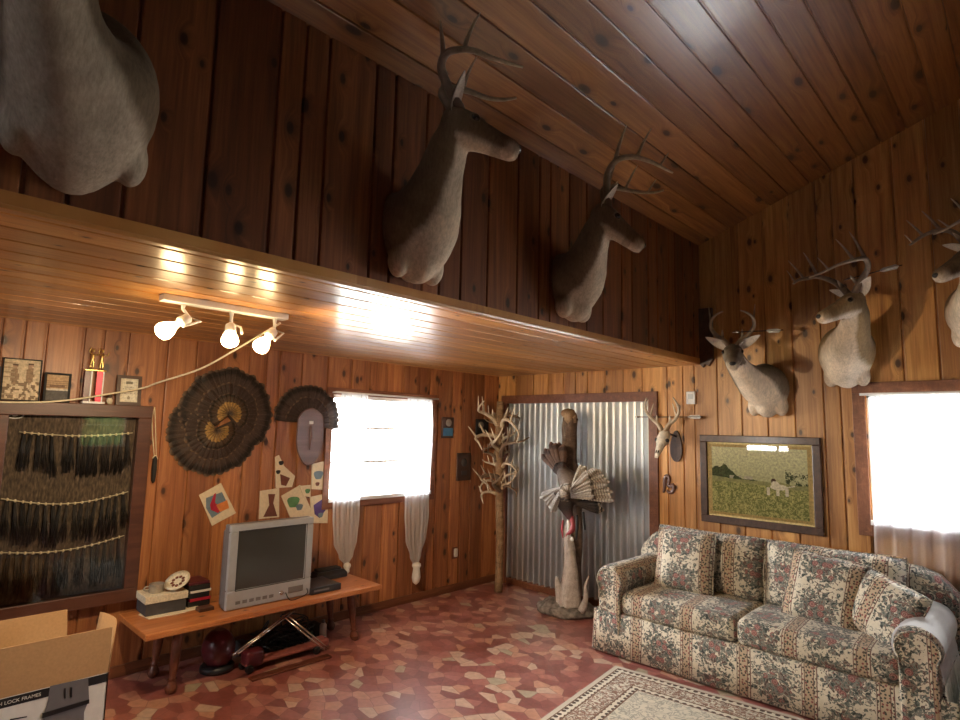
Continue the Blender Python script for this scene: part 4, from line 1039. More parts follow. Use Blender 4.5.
t = thing('souvenir_plate', 'round cream plate with brown pattern leaning on the box lid', 'plate', (-4.05,1.48,lz))
pm = Matrix.Translation((-3.865,1.545,lz+.05)) @ Matrix.Rotation(.5,4,'X') @ Matrix.Rotation(.35,4,'Y')
pm = Matrix.Translation((-4.03,1.475,lz+.048)) @ Matrix.Rotation(.55,4,'X') @ Matrix.Rotation(.35,4,'Y')
m = MB(); m.lathe([(.001,0),(.045,0),(.075,.012),(.077,.015),(.045,.005),(.001,.004)], pm, 28); mk('plate_body', m, 'cream', t)
m = MB()
for k in range(9):
    a = 2*PI*k/9; m.ell(pm @ V((.034*math.cos(a), .034*math.sin(a), .006)), (.011,.011,.003), pm.to_3x3(), 8, 5)
mk('painted_motif', m, 'brownp', t)
m = MB(); m.rbox((-4.17,1.535,BZ), (-4.0,1.672,BZ+.035), r=.003, n=1); o = mk('video_case', m, 'black'); tag(o, 'black case at the bottom of the dark stack by the plate', 'case', 'dark cases stacked on the bench')
z = BZ+.0352
for k, (h_, mat_, lab, dy) in enumerate(((.020,'redf','red topped flat case low in the dark stack on the bench',.012), (.032,'black','black case above the red one in the bench stack',-.01), (.016,'paper_white','thin white topped case in the middle of the bench stack',.01), (.034,'blackm','thick matte black case near the top of the bench stack',-.008), (.018,'maroon','brown topped case crowning the dark stack on the bench',-.02))):
    m = MB(); m.rbox((-4.17+.004*k,1.538+dy*.5,z), (-3.995+.002*k,1.668+dy*.5,z+h_), r=.003, n=1); o = mk('video_case', m, mat_); tag(o, lab, 'case', 'dark cases stacked on the bench'); z += h_+.0004
m = MB(); m.rbox((-3.93,1.555,BZ), (-3.86,1.645,BZ+.022), r=.003, n=1); o = mk('wallet_box', m, 'frame_dark'); tag(o, 'small flat brown box at the bench edge beside the television', 'box')
# under the bench
t = thing('folding_stand', 'folding tubular chrome stand with crossed legs leaning under the bench', 'stand', (-3.7,2.15,0))
A_, B2 = at(290,612,'x',-3.72), at(233,655,'x',-3.62); C_, D_ = at(285,618,'x',-3.70), at(325,650,'x',-3.58)
for p, q in ((A_,B2),(C_,D_)):
    for o_ in (0,.03):
        m = MB(); pp, qq = V(p)+V((0,o_,0)), V(q)+V((0,o_,0)); pp.z = min(pp.z, BZ-.045); qq.z = max(qq.z, .012); m.tube([pp, qq], .006, 8); mk('leg', m, 'chrome', t)
t = thing('toy_truck', 'long faded red toy truck on the floor under the bench', 'toy truck', (-3.72,2.1,0))
mt = Matrix.Translation((-3.78,2.12,0)) @ rotz(.0)
m = MB(); m.rbox((-.045,-.30,.04), (.045,.22,.062), r=.008, n=1, mat=mt); mk('flatbed', m, 'rust_red', t)
m = MB(); m.rbox((-.05,.20,.03), (.05,.30,.085), r=.015, n=2, mat=mt); mk('cab', m, 'rust_red', t)
m = MB(); m.rbox((-.05,-.30,.03), (.05,-.18,.13), r=.02, n=2, mat=mt); mk('engine_hood', m, 'maroon', t)
for y in (-.28,.20):
    for x in (-.048,.048):
        m = MB(); m.lathe([(.010,-.012),(.024,-.012),(.026,-.008),(.026,.008),(.024,.012),(.010,.012)], mt @ basis((x,y,.027),(0,1,0),(0,0,1),(1,0,0)), 18); mk('wheel', m, 'black', t)
m = MB(); m.rbox((-3.66,1.80,0), (-3.60,2.36,.016), r=.005, n=1); o = mk('loose_board', m, 'frame_red'); tag(o, 'thin reddish board lying on the floor before the toy truck', 'slat')
t = thing('vacuum_cleaner', 'dark maroon rounded canister in shadow under the left of the bench', 'canister', (-3.93,1.72,0))
m = MB(); m.ell((-3.93,1.72,.135), (.12,.10,.12)); mk('canister_body', m, 'maroon', t)
m = MB(); m.lathe([(.07,0),(.105,.005),(.105,.03),(.09,.045)], Matrix.Translation((-3.93,1.72,0)), 20); mk('base_ring', m, 'black', t)
m = MB()
for k in range(14):
    r1 = random.Random(k); P = [V((-4.015+r1.random()*.15, 1.95+r1.random()*.50, .01+r1.random()*.22)) for _ in range(5)]; P[0].z = .01
    m.tube(P, .005, 5, sub=5)
o = mk('tangled_cables', m, 'black'); tag(o, 'tangle of black cables on the floor under the bench', 'cables', kind='stuff')
m = MB()
for k in range(9):
    r1 = random.Random(k+50); y = 1.92+k*.07
    m.rbox((-4.13,y,.0), (-4.03,y+.055,.05+r1.random()*.07), r=.006, n=1)
o = mk('tape_clutter', m, 'dkgrey'); tag(o, 'dark clutter pushed against the wall under the bench', 'clutter', kind='stuff')
t = thing('white_bottle', 'small white bottle on the floor by the right bench leg', 'bottle', (-4.0,2.52,0))
m = MB(); m.lathe([(.024,0),(.026,.005),(.026,.09),(.012,.11)], Matrix.Translation((-3.98,2.52,0)), 16); mk('bottle_body', m, 'white', t)
m = MB(); m.lathe([(.012,.11),(.012,.13),(.01,.131)], Matrix.Translation((-3.98,2.52,0)), 12); mk('cap', m, 'greyplastic', t)

# ------------------------------------------------------------------ big cardboard box
bxx = -3.20
pR = at(113,626,'x',bxx); zt = pR.z; ye = pR.y; zb = 0.0
bt = thing('cardboard_box', 'open white printed carton with tall brown flaps in the left foreground', 'cardboard box', (bxx-.3, ye-.45, 0))
D, Lb = .52, .95; zf = at(113,671,'x',bxx).z     # flap hinge height
m = MB()
for lo, hi in (((bxx-.006, ye-Lb, 0), (bxx, ye, zf)), ((bxx-D, ye-Lb, 0), (bxx-D+.006, ye, zf)), ((bxx-D, ye-.006, 0), (bxx, ye, zf)), ((bxx-D, ye-Lb, 0), (bxx, ye-Lb+.006, zf)), ((bxx-D, ye-Lb, 0), (bxx, ye, .006))): m.box(lo, hi)
mk('box_body', m, 'paper_white', bt)
h_ = zt-zf
m = MB(); m.prism([(bxx,ye-Lb,zf),(bxx,ye-.004,zf),(bxx+.01,ye-.004,zt),(bxx+.01,ye-Lb,zt)], (-.006,0,0)); mk('flap', m, 'cardboard', bt)
m = MB(); m.prism([(bxx-D,ye-Lb,zf),(bxx-D,ye-.06,zf),(bxx-D-.02,ye-.07,zt-.03),(bxx-D-.02,ye-Lb,zt-.03)], (.006,0,0)); mk('flap', m, 'cardboard', bt)
m = MB()   # curved end flap
rows = []
for k in range(9):
    s_ = k/8; x = bxx-.004-s_*.30
    rows.append([V((x, ye-.003+.0*s_, zf)), V((x, ye+.035*math.sin(s_*PI*.9)+.01, zf+h_*(.98-.02*s_)))])
m.rings(rows, closed=False); o = mk('flap', m, 'cardboard', bt, recalc=False); s2 = o.modifiers.new('s','SOLIDIFY'); s2.thickness = .005
# printed front: black band, can picture, text
m = MB(); m.box((bxx, ye-Lb+.003, zf-.040), (bxx+.0012, ye-.003, zf-.003)); mk('printed_band', m, 'black', bt)
def fy(px, py): return at(px, py, 'x', bxx)
m = MB()
P = [fy(50,686), fy(88,677.5), fy(89,699), fy(84,712), fy(83,745), fy(46,752), fy(43,716), fy(48,700)]
m.prism([V((bxx+.0014, p.y, p.z)) for p in P], (.0012,0,0)); mk('printed_can', m, 'greyplastic', bt)
m = MB(); P = [fy(42,713), fy(89,699), fy(89,703), fy(42,718)]
m.prism([V((bxx+.0028, p.y, p.z)) for p in P], (.003,0,0)); P = [fy(70,687), fy(72,687), fy(72,697), fy(70,697)]; m.prism([V((bxx+.0028, p.y, p.z)) for p in P], (.002,0,0)); P = [fy(64,688), fy(65.5,688), fy(65.5,698), fy(64,698)]; m.prism([V((bxx+.0028, p.y, p.z)) for p in P], (.002,0,0))
mk('printed_can_rim', m, 'black', bt)
m = MB(); P = [fy(10,719), fy(27,716), fy(27,717.2), fy(10,720.5)]
m.prism([V((bxx+.0002, p.y, p.z)) for p in P], (.0012,0,0)); mk('printed_line', m, 'black', bt)
def text_obj(name, txt, size, mtx, mat, parent, ext=.0006):
    cu = bpy.data.curves.new(name, 'FONT'); cu.body = txt; cu.size = size; cu.extrude = ext; cu.align_x = 'LEFT'
    to = bpy.data.objects.new('tmp', cu); COL.objects.link(to)
    dg = bpy.context.evaluated_depsgraph_get(); me = bpy.data.meshes.new_from_object(to.evaluated_get(dg)); bpy.data.objects.remove(to)
    me.transform(mtx if parent is None else wm(parent).inverted() @ mtx)
    me.materials.clear(); me.materials.append(M[mat]); o = bpy.data.objects.new(name, me); COL.objects.link(o); o.parent = parent; return o
pt_ = fy(1,702.5)
text_obj('printed_text', 'ROUGH LOCK FRAMES', .0195, basis((bxx+.0022, fy(-19,704).y, zf-.028), (0,1,0), (0,0,1), (1,0,0)), 'paper_white', bt)

# ------------------------------------------------------------------ shadow box with beards
sy0_, sy1_, sb0, sb1 = .475, 1.285, .465, 1.675
sb = thing('shadow_box', 'big glazed shadow box with a reddish frame and camouflage backing on the left wall', 'shadow box', (XA,.88,sb0))
m = MB()
def ringA(m, a0,a1,c0,c1,w_,d0,d1):
    for (p,q,r,s_) in ((a0,a1,c0,c0+w_),(a0,a1,c1-w_,c1),(a0,a0+w_,c0+w_,c1-w_),(a1-w_,a1,c0+w_,c1-w_)): m.box((XA+d0,p,r),(XA+d1,q,s_))
ringA(m, sy0_,sy1_,sb0,sb1,.078,.003,.075); mk('frame', m, 'frame_box', sb, bev=.004)
m = MB(); m.box((XA+.003,sy0_+.05,sb0+.05),(XA+.012,sy1_-.05,sb1-.05)); mk('backing', m, 'camo', sb)
m = MB(); m.box((XA+.058,sy0_+.08,sb0+.08),(XA+.061,sy1_-.08,sb1-.08)); mk('glass', m, 'glass', sb)
m = MB(); q = at(15,415,'x',XA+.02); rr = [V((XA+.014, q.y+.040*math.cos(a), q.z+.019*math.sin(a))) for a in [2*PI*k/24 for k in range(25)]]; m.tube(rr, .0035, 6); m.ell((XA+.014,q.y,q.z), (.003,.013,.009)); m.tube([V((XA+.014,q.y-.025,q.z-.004)), V((XA+.014,q.y,q.z+.010)), V((XA+.014,q.y+.025,q.z+.004))], .003, 6, sub=3)
mk('emblem', m, 'paper_white', sb)
def beard_mesh(k):
    r1 = random.Random(k); m = MB(); Lb_ = .20+.05*r1.random()
    for i in range(20):
        a = r1.uniform(-1,1); d_ = r1.uniform(-.006,.006); c_ = r1.choice(((.012,.010,.009),(.025,.018,.012),(.06,.045,.03),(.015,.012,.010)))
        e_ = a*.024+r1.uniform(-.012,.012)
        m.tube([(0,a*.006,0),(d_,a*.012,-Lb_*.5),(d_,e_,-Lb_*(.8+.25*r1.random()))], [.0034,.0034,.0012], 3, c_)
    return m
def beard_thing(k, loc, label):
    t = thing('turkey_beard', label, 'turkey beard', loc, 'turkey beards strung inside the shadow box')
    return t
BG = 'turkey beards strung inside the shadow box'
bprot = []
for k in range(4):
    m = beard_mesh(k); me = bpy.data.meshes.new('beard_bristles'); m.bm.to_mesh(me); m.bm.free(); me.materials.append(M['feather']); 
    m = MB(); m.ell((0,0,.004), (.006,.007,.010), n=8, m=6, c=(.75,.62,.40)); me2 = bpy.data.meshes.new('beard_tip'); m.bm.to_mesh(me2); m.bm.free(); me2.materials.append(M['antler'])
    bprot.append((me, me2))
rows_ = [('top', lambda u: 1.495-.02*math.sin(PI*u), .62, 1.18), ('middle', lambda u: 1.125-.05*math.sin(PI*u), .575, 1.185), ('bottom', lambda u: .835-.04*math.sin(PI*u)+.02*u, .575, 1.185)]
for nm, zf_, ya, yb in rows_:
    m = MB(); m.tube([(XA+.030, ya-.01+(yb-ya+.02)*i/16, zf_(i/16)+.006) for i in range(17)], .0025, 5); o = mk('beard_string', m, 'cord'); tag(o, 'cord carrying the %s row of turkey beards in the shadow box' % nm, 'cord')
    nb = 17
    for i in range(nb):
        u = (i+.5)/nb
        if nm == 'top' and .30 < u < .34: continue
        y = ya+(yb-ya)*u; me, me2 = bprot[random.randrange(4)]
        a = bpy.data.objects.new('turkey_beard', me); COL.objects.link(a); a.location = (XA+.032, y, zf_(u)); a.rotation_euler = (random.uniform(-.12,.12), 0, random.uniform(-.3,.3))
        tag(a, 'dark bristly turkey beard in the %s row of the shadow box' % nm, 'turkey beard', 'turkey beards in the %s row of the shadow box' % nm)
        b2 = bpy.data.objects.new('beard_tip', me2); COL.objects.link(b2); b2.parent = a

# things standing on the shadow box
TZ = sb1+.001
def pframe(label, y0, y1, h_, mat, x=XA+.035, inner=None, wd=.012, name='photo_frame', lean=.08, pic=None, kind='photo'):
    t = thing(name, label, 'picture frame', (x,(y0+y1)/2,TZ))
    mt = Matrix.Translation((x+.012,(y0+y1)/2,TZ)) @ Matrix.Rotation(-lean,4,'Y'); w2 = (y1-y0)/2
    m = MB()
    for lo, hi in (((-w2,0),(w2,wd)), ((-w2,h_-wd),(w2,h_)), ((-w2,wd),(-w2+wd,h_-wd)), ((w2-wd,wd),(w2,h_-wd))): m.box((-.012,lo[0],lo[1]),(.004,hi[0],hi[1]), mt)
    m.box((-.012,-w2+.002,.002),(-.006,w2-.002,h_-.002), mt)
    mk('frame', m, mat, t)
    m = MB(); n1, n2 = 26, 26
    for i in range(n1):
        for j in range(n2):
            u, v = (i+.5)/n1, (j+.5)/n2
            ya_, yb_ = -w2+wd+(2*w2-2*wd)*i/n1, -w2+wd+(2*w2-2*wd)*(i+1)/n1; za_, zb_ = wd+(h_-2*wd)*j/n2, wd+(h_-2*wd)*(j+1)/n2
            m.poly([mt @ V((-.003,ya_,za_)), mt @ V((-.003,yb_,za_)), mt @ V((-.003,yb_,zb_)), mt @ V((-.003,ya_,zb_))], c=pic(u,v))
    mk('photograph' if kind == 'photo' else 'certificate', m, 'painting', t)
def pic_men(u, v):
    c = (.62,.50,.33)
    for cx, cy in ((.30,.58),(.72,.62)):
        if (u-cx)**2/.012+(v-cy)**2/.05 < 1: c = (.30,.20,.12)
        if (u-cx)**2+(v-cy-.24)**2 < .005: c = (.40,.26,.17)
        if abs(v-cy-.29) < .025 and abs(u-cx) < .07: c = (.12,.07,.04)
    if v < .45 and noise.noise(V((u*9,v*9,3))) > .05: c = (.22,.15,.09)
    if u < .3 and (v*9) % 1 < .25: c = (.40,.30,.19)
    return c
def pic_truck(u, v):
    if v < .38: return (.10,.09,.08)
    if v < .48: return (.60,.52,.42)
    c = (.50,.33,.18)
    if (v*12) % 1 < .3: c = (.34,.22,.13)
    if .15 < u < .85 and .5 < v < .62: c = (.22,.13,.08)
    return c
def pic_cert(u, v):
    c = (.72,.68,.55)
    if u < .1 or u > .9 or v < .07 or v > .93: return (.66,.60,.45)
    if abs(v-.82) < .05 and .3 < u < .7: c = (.20,.18,.12)
    for vv, a in ((.64,.3),(.56,.36),(.46,.3),(.38,.36)):
        if abs(v-vv) < .02 and abs(u-.5) < a and noise.noise(V((u*30,vv*50,0))) > -.15: c = (.32,.28,.2)
    if (u-.5)**2+(v-.18)**2 < .006: c = (.3,.26,.18)
    return c
pframe('large sepia photograph of two men, leaning on top of the shadow box', .505, .685, .245, 'blackm', pic=pic_men, wd=.006, lean=.12)
pframe('small black frame with a dark lower mat, beside the large sepia photograph', .700, .832, .175, 'blackm', pic=pic_truck)
pframe('black plaque frame with a cream certificate, right end of the shadow box top', 1.075, 1.215, .19, 'frame_dark', pic=pic_cert, wd=.020, kind='c', name='certificate_frame')
m = MB(); m.box((XA+.01,.478,TZ),(XA+.022,.500,TZ+.19)); o = mk('leaning_card', m, 'dkgrey'); tag(o, 'dark card leaning at the far left end of the shadow box top', 'card')
t = thing('trophy', 'tall trophy with red column and gold figures, on the shadow box', 'trophy', (XA+.04,.955,TZ))
yc = .955
m = MB(); m.rbox((XA+.008,yc-.062,TZ),(XA+.072,yc+.055,TZ+.014), r=.002, n=1); mk('base', m, 'white', t)
for dy, mt_ in ((-.045,'maroon'),(.018,'redf')):
    m = MB(); m.box((XA+.025,yc+dy-.014,TZ+.014),(XA+.053,yc+dy+.016,TZ+.20)); mk('column', m, mt_, t)
    m = MB(); m.box((XA+.020,yc+dy+.017,TZ+.014),(XA+.056,yc+dy+.024,TZ+.20)); mk('column_edge', m, 'white', t)
m = MB(); m.rbox((XA+.015,yc-.064,TZ+.20),(XA+.062,yc+.050,TZ+.21), r=.002, n=1); mk('upper_plate', m, 'brass', t)
for dy in (-.025,.025):
    m = MB(); c = V((XA+.04,yc+dy,TZ+.21)); m.tube([c+V((0,-.010,0)), c+V((0,-.006,.04)), c+V((0,0,.07)), c+V((0,0,.10))], [.004,.006,.010,.007], 8, sub=2); m.tube([c+V((0,.010,0)), c+V((0,.006,.04)), c+V((0,0,.07))], [.004,.006,.008], 8, sub=2)
    m.ell(c+V((0,0,.118)), (.010,.009,.013)); m.tube([c+V((0,-.008,.095)), c+V((.01,-.022,.11)), c+V((.01,-.014,.135))], .0035, 6, sub=2); m.tube([c+V((0,.008,.095)), c+V((.012,.024,.09)), c+V((.02,.03,.11))], .0035, 6, sub=2)
    mk('figure', m, 'brass', t)
t = thing('acorn_figurine', 'tiny brown figurine between trophy and certificate on the shadow box', 'figurine', (XA+.045,1.04,TZ))
m = MB(); m.ell((XA+.045,1.04,TZ+.022), (.014,.017,.022)); mk('figurine_body', m, 'cream', t)
m = MB(); m.ell((XA+.045,1.04,TZ+.052), (.011,.014,.014)); mk('figurine_head', m, 'frame_dark', t)
# box call hung on cords
q = at(154,470,'x',XA+.02); t = thing('game_call', 'dark slim game call hanging on cream cords beside the shadow box', 'game call', (XA,q.y,q.z))
m = MB(); m.lathe([(.004,-.085),(.012,-.07),(.016,0),(.013,.07),(.007,.09)], Matrix.Translation((XA+.022,q.y,q.z)), 14); mk('call_body', m, 'blackm', t)
p1 = at(155,407,'x',XA+.012)
m = MB()
for dy in (-.01,.01): m.tube([(XA+.006,p1.y,p1.z),(XA+.012,p1.y+dy,p1.z-.1),(XA+.022,q.y+dy*.6,q.z+.085)], .003, 5, sub=3)
m.tube([(XA+.022,q.y-.016,q.z+.075),(XA+.024,q.y,q.z+.095),(XA+.022,q.y+.016,q.z+.07)], .004, 5, sub=2); mk('cord', m, 'cord', t)

# ------------------------------------------------------------------ turkey fans
def feather_mesh(Lf, wf, band=True, dark=(.040,.026,.018), tip=(.16,.10,.06), base=(.10,.06,.04)):
    bars_ = not band and base[0] > .2
    """feather along +Z from origin, facing +X"""
    m = MB(); n = 14 if not bars_ else 30; rows = []; cols = []
    for i in range(n+1):
        s_ = i/n; w_ = wf*(.25+.75*min(1, s_*1.25)**.8)/2
        if s_ > .86: w_ *= math.sqrt(max(0, 1-((s_-.86)/.145)**2))*.98+.02
        x = .006*math.sin(s_*PI) 
        rows.append([V((x-.004,-w_,s_*Lf)), V((x+.001,-w_*.5,s_*Lf)), V((x+.004,0,s_*Lf)), V((x+.001,w_*.5,s_*Lf)), V((x-.004,w_,s_*Lf))])
        if bars_ and s_ <= .95: c = base if i % 2 else dark
        elif s_ > .95: c = tip
        elif s_ > .82 and band: c = tuple(v*.35 for v in dark)
        else:
            b_ = .9+.12*((i*2) % 3 == 0); c = tuple((base[k]*(1-s_)+dark[k]*s_)*b_*1.2 for k in range(3))
        cols.append(c)
    for i in range(n):
        pass
    m.rings(rows, closed=False, c=cols)
    m.rings([[p-V((.0025,0,0)) for p in r][::-1] for r in rows], closed=False, c=[tuple(v*.8 for v in c) for c in cols])
    m.tube([V((.006*math.sin(s_*PI)+.004,0,s_*Lf)) for s_ in (0,.25,.5,.75,.93)], [.0026,.0022,.0017,.0012,.0006], 5, (.075,.05,.035))
    me = bpy.data.meshes.new('feather'); m.bm.to_mesh(me); m.bm.free(); me.materials.append(M['feather']); return me
def fan(label, c, radii, a0, a1, n, wf, layers, name='turkey_fan'):
    t = thing(name, label, 'turkey fan', c)
    meshes = {}
    for li, (fr_, nn_, x, nm, dark, base, band) in enumerate(layers):
        me = feather_mesh(radii*fr_, wf*fr_*(1.0 if li == 0 else 1.1), band, dark=dark, base=base)
        for i in range(nn_):
            a = a0+(a1-a0)*(i+.5)/nn_
            o = bpy.data.objects.new(nm, me); COL.objects.link(o); o.parent = t
            o.rotation_euler = (a, random.uniform(-.02,.02), 0); o.location = (x+.0024*(i % 2)+.001*math.sin(i*2.3), 0, 0)
            s_ = 1+random.uniform(-.04,.02); o.scale = (1, 1, s_)
    return t
LY = [(1,0,0,'tail_feather',(.050,.030,.020),(.050,.030,.020),True), (.66,0,.010,'covert_feather',(.034,.020,.014),(.045,.028,.02),False), (.44,0,.020,'rump_feather',(.060,.035,.018),(.05,.03,.018),True), (.27,0,.030,'bronze_feather',(.36,.21,.06),(.14,.08,.03),False)]
def ly(*ns): return [(l[0], k, *l[2:]) for l, k in zip(LY, ns)]
fc = at(223,420,'x',XA+.02)
FR = V((XA+.015, at(228,414,'x',XA+.02).y, at(228,414,'x',XA+.02).z)); FS = V((XA+.010, at(216,430,'x',XA+.02).y, at(216,430,'x',XA+.02).z))
fan('full round spread turkey tail fan with bronze centre, above the television', FR, .34, -2.35, 2.25, 30, .085, ly(32,26,20,16))
fan('lower overlapping turkey fan hanging upside down under the round fan', FS, .325, PI-2.4, PI+2.0, 26, .08, ly(28,24,18,14), name='turkey_fan')
f2 = at(309,424,'x',XA+.03)
fan('half spread turkey tail fan on a brown plaque beside the side window', (XA+.024, f2.y-.01, f2.z+.02), .30, -1.75, 1.5, 20, .075, ly(20,16,0,0))
bpy.context.view_layer.update()
t = [o for o in COL.objects if o.name.startswith('turkey_fan')][-1]
m = MB(); pl = [(y*1.3,z*1.22) for y, z in [(-.085,.06),(-.06,.10),(0,.13),(.06,.10),(.085,.06),(.09,-.08),(.07,-.17),(.03,-.23),(0,-.24),(-.03,-.23),(-.07,-.17),(-.09,-.08)]]
PL, _, _ = catmull([V((0,y,z)) for y, z in pl+[pl[0]]], [1]*(len(pl)+1), 3)
m.prism([V((XA+.045,f2.y+p.y,f2.z+p.z-.03)) for p in PL[:-1]], (.018,0,0)); fpl = mk('plaque', m, 'plaque', t, bev=.004)
m = MB(); m.box((XA+.002,f2.y-.05,f2.z-.2),(XA+.046,f2.y+.05,f2.z+.05)); mk('wall_block', m, 'plaque', t)
m = MB(); m.box((XA+.063,f2.y-.018,f2.z+.0),(XA+.066,f2.y+.018,f2.z+.024)); mk('label_plate', m, 'paper_white', fpl)
m = MB(); m.tube([(XA+.066,f2.y-.005,f2.z-.02),(XA+.07,f2.y+.0,f2.z-.1),(XA+.068,f2.y-.004,f2.z-.2)], [.008,.016,.004], 8, sub=3); mk('beard', m, 'plaque', fpl)

# ------------------------------------------------------------------ children's turkey drawings
def card(label, pts, bits, name='drawing'):
    t = thing(name, label, 'drawing', at(*pts[0],'x',XA+.004))
    k = card.k; card.k += 1
    xx = XA+.003+.0016*k
    m = MB(); m.prism([V((XA+.0002, *tuple(at(a,b,'x',XA+.004))[1:])) for a, b in pts], (xx+.0012-XA-.0002,0,0)); mk('sheet', m, 'paper', t)
    for bi, (nm, mt_, P) in enumerate(bits):
        m = MB(); bx = xx+.0012+.0007*bi; yx = (xx-XA)+0
        if len(P) == 3 and not hasattr(P[0], '__len__'):
            q = at(P[0],P[1],'x',XA+.004); rr = P[2]/FL*5.2
            m.prism([V((bx, q.y+rr*math.cos(a)*(1+.18*math.sin(3*a)), q.z+rr*math.sin(a)*(1+.18*math.cos(2*a)))) for a in [2*PI*k_/18 for k_ in range(18)]], (.001,0,0))
        else: m.prism([V((bx, *tuple(at(a,b,'x',XA+.004))[1:])) for a, b in P], (.0006,0,0))
        mk(nm, m, mt_, t)
card.k = 0
card('tilted child drawing of a red and blue turkey, left of the television', [(199,495),(221,483),(236,513),(212,526)], [('painted_shape','slate',[(206,498),(222,492),(229,507),(212,518),(206,508)]), ('painted_shape','redf',[(210,505),(214,494),(216,493),(215,503),(223,508),(218,513),(211,510)]), ('painted_shape','orange',[(216,505),(227,500),(229,508),(220,512)])])
card('narrow drawing with brown felt shapes hung under the grey strip', [(275,457),(279,455),(284,466),(295,476),(294,480),(292,487),(276,488)], [('felt_shape','brownp',[(280,474),(290,478),(286,486),(281,485)]), ('felt_shape','blackm',(281,463,2.2)), ('felt_shape','blackm',(278,472,2))])
card('upright drawing with tall brown felt figure, directly above the television', [(260,491),(279,488),(279,517),(259,519)], [('felt_shape','brownp',[(268,494),(275,494),(273,503),(277,516),(263,517),(269,505)])])
card('tilted drawing of a green handprint turkey above the television', [(281,496),(300,485),(312,512),(311,517),(290,517)], [('painted_shape','green',(293,502,5.5)), ('painted_shape','slate',(299,507,3.2))])
card('small upper drawing with grey bird, below the plaque point', [(312,464),(325,461),(326,490),(311,489)], [('painted_shape','slate',(318,475,4.5)), ('painted_shape','brownp',(317,484,2))])
card('drawing of a purple winged bird beside the left curtain', [(310,497),(328,493),(327,523),(311,523)], [('painted_shape','purple',[(313,505),(322,499),(325,510),(319,518),(314,514)]), ('painted_shape','slate',(320,515,2.5))])
card('small pale drawing overlapped by the handprint turkey', [(299,486),(310,485),(310,497),(303,496)], [('painted_shape','green',(307,491,2.4))])
# plaques toward the corner
def plaq(label, a, b, mat, inner=None, knob=None, nm='wall_plaque', cat='plaque'):
    p, q = at(*a,'x',XA+.01), at(*b,'x',XA+.01)
    y0, y1, z0, z1 = min(p.y,q.y), max(p.y,q.y), min(p.z,q.z), max(p.z,q.z)
    t = thing(nm, label, cat, (XA,(y0+y1)/2,z0)); m = MB(); m.rbox((XA+.002,y0,z0),(XA+.018,y1,z1), r=.004, n=1); mk('board', m, mat, t)
    if inner:
        for (u0,v0,u1,v1,mt_,shape) in inner:
            m = MB(); ya, yb, za, zb = y0+(y1-y0)*u0, y0+(y1-y0)*u1, z0+(z1-z0)*v0, z0+(z1-z0)*v1
            if shape == 'r': m.ell((XA+.018,(ya+yb)/2,(za+zb)/2), (.010,(yb-ya)/2,(zb-za)/2)); mk('medallion', m, mt_, t)
            else: m.box((XA+.018,ya,za),(XA+.021,yb,zb)); mk('label_plate', m, mt_, t)
plaq('small dark plaque with a round medal and blue plate, right of the side window', (442,417), (453,438), 'frame_dark', [(.3,.55,.8,.92,'tin','r'),(.1,.1,.9,.48,'blue','b')])
plaq('dark flat plaque low beside the antler pole', (457,453), (470,480), 'frame_dark', [(.3,.5,.7,.8,'dkgrey','r'),(.3,.2,.7,.35,'dkgrey','b')])
plaq('dark plaque with a shiny round medal behind the antler pole', (476,419), (488,436), 'blackm', [(.15,.45,.6,.85,'tin','r')])
q = at(455,553,'x',XA+.01); t = thing('night_light', 'small white night light in the outlet near the corner', 'night light', (XA,q.y,q.z))
m = MB(); m.rbox((XA+.002,q.y-.035,q.z-.055),(XA+.008,q.y+.035,q.z+.055), r=.003, n=1); mk('outlet_plate', m, 'frame_red', t)
m = MB(); m.rbox((XA+.008,q.y-.020,q.z-.035),(XA+.035,q.y+.020,q.z+.045), r=.010, n=3); mk('lamp_shade', m, 'white', t)

# ------------------------------------------------------------------ antler pole
pb, ptop = V((-3.93,4.43,0)), V((-4.03,4.52,1.86))
t = thing('antler_pole', 'leaning peeled log post covered in shed antlers in the corner', 'antler post', pb)
m = MB(); m.tube([pb+V((0,0,.0)), pb.lerp(ptop,.25)+V((.01,0,0)), pb.lerp(ptop,.5), pb.lerp(ptop,.8)+V((-.01,0,0)), ptop], [.040,.038,.040,.042,.038], 14, sub=4)
for v in m.bm.verts: v.co += (v.co-pb.lerp(ptop, v.co.z/1.86)).normalized()*.004*noise.noise(v.co*9)
mk('post', m, 'log', t)
shed = [dict(beam=[(0,0,0),(.03,.03,.05),(.05,.10,.09),(.03,.17,.11),(-.03,.20,.15),(-.08,.19,.20)], tines=[(.2,.08,.2,0,1,0),(.45,.14,.1,.1,1,.1),(.65,.12,.0,.1,1,.0)]),
        dict(beam=[(0,0,0),(.05,.05,.03),(.08,.13,.03),(.06,.20,.0),(.0,.23,-.05),(-.02,.22,-.12)], tines=[(.3,.11,.2,.2,1,0),(.55,.12,.3,.3,.8,0)])]
ra = random.Random(4)
hz = [.96,.93,.99,1.72,1.66,1.60,1.56,1.50,1.45,1.40,1.36,1.30,1.26,1.20,1.14,1.10,1.06,1.02,1.30,1.48,1.62,1.0]
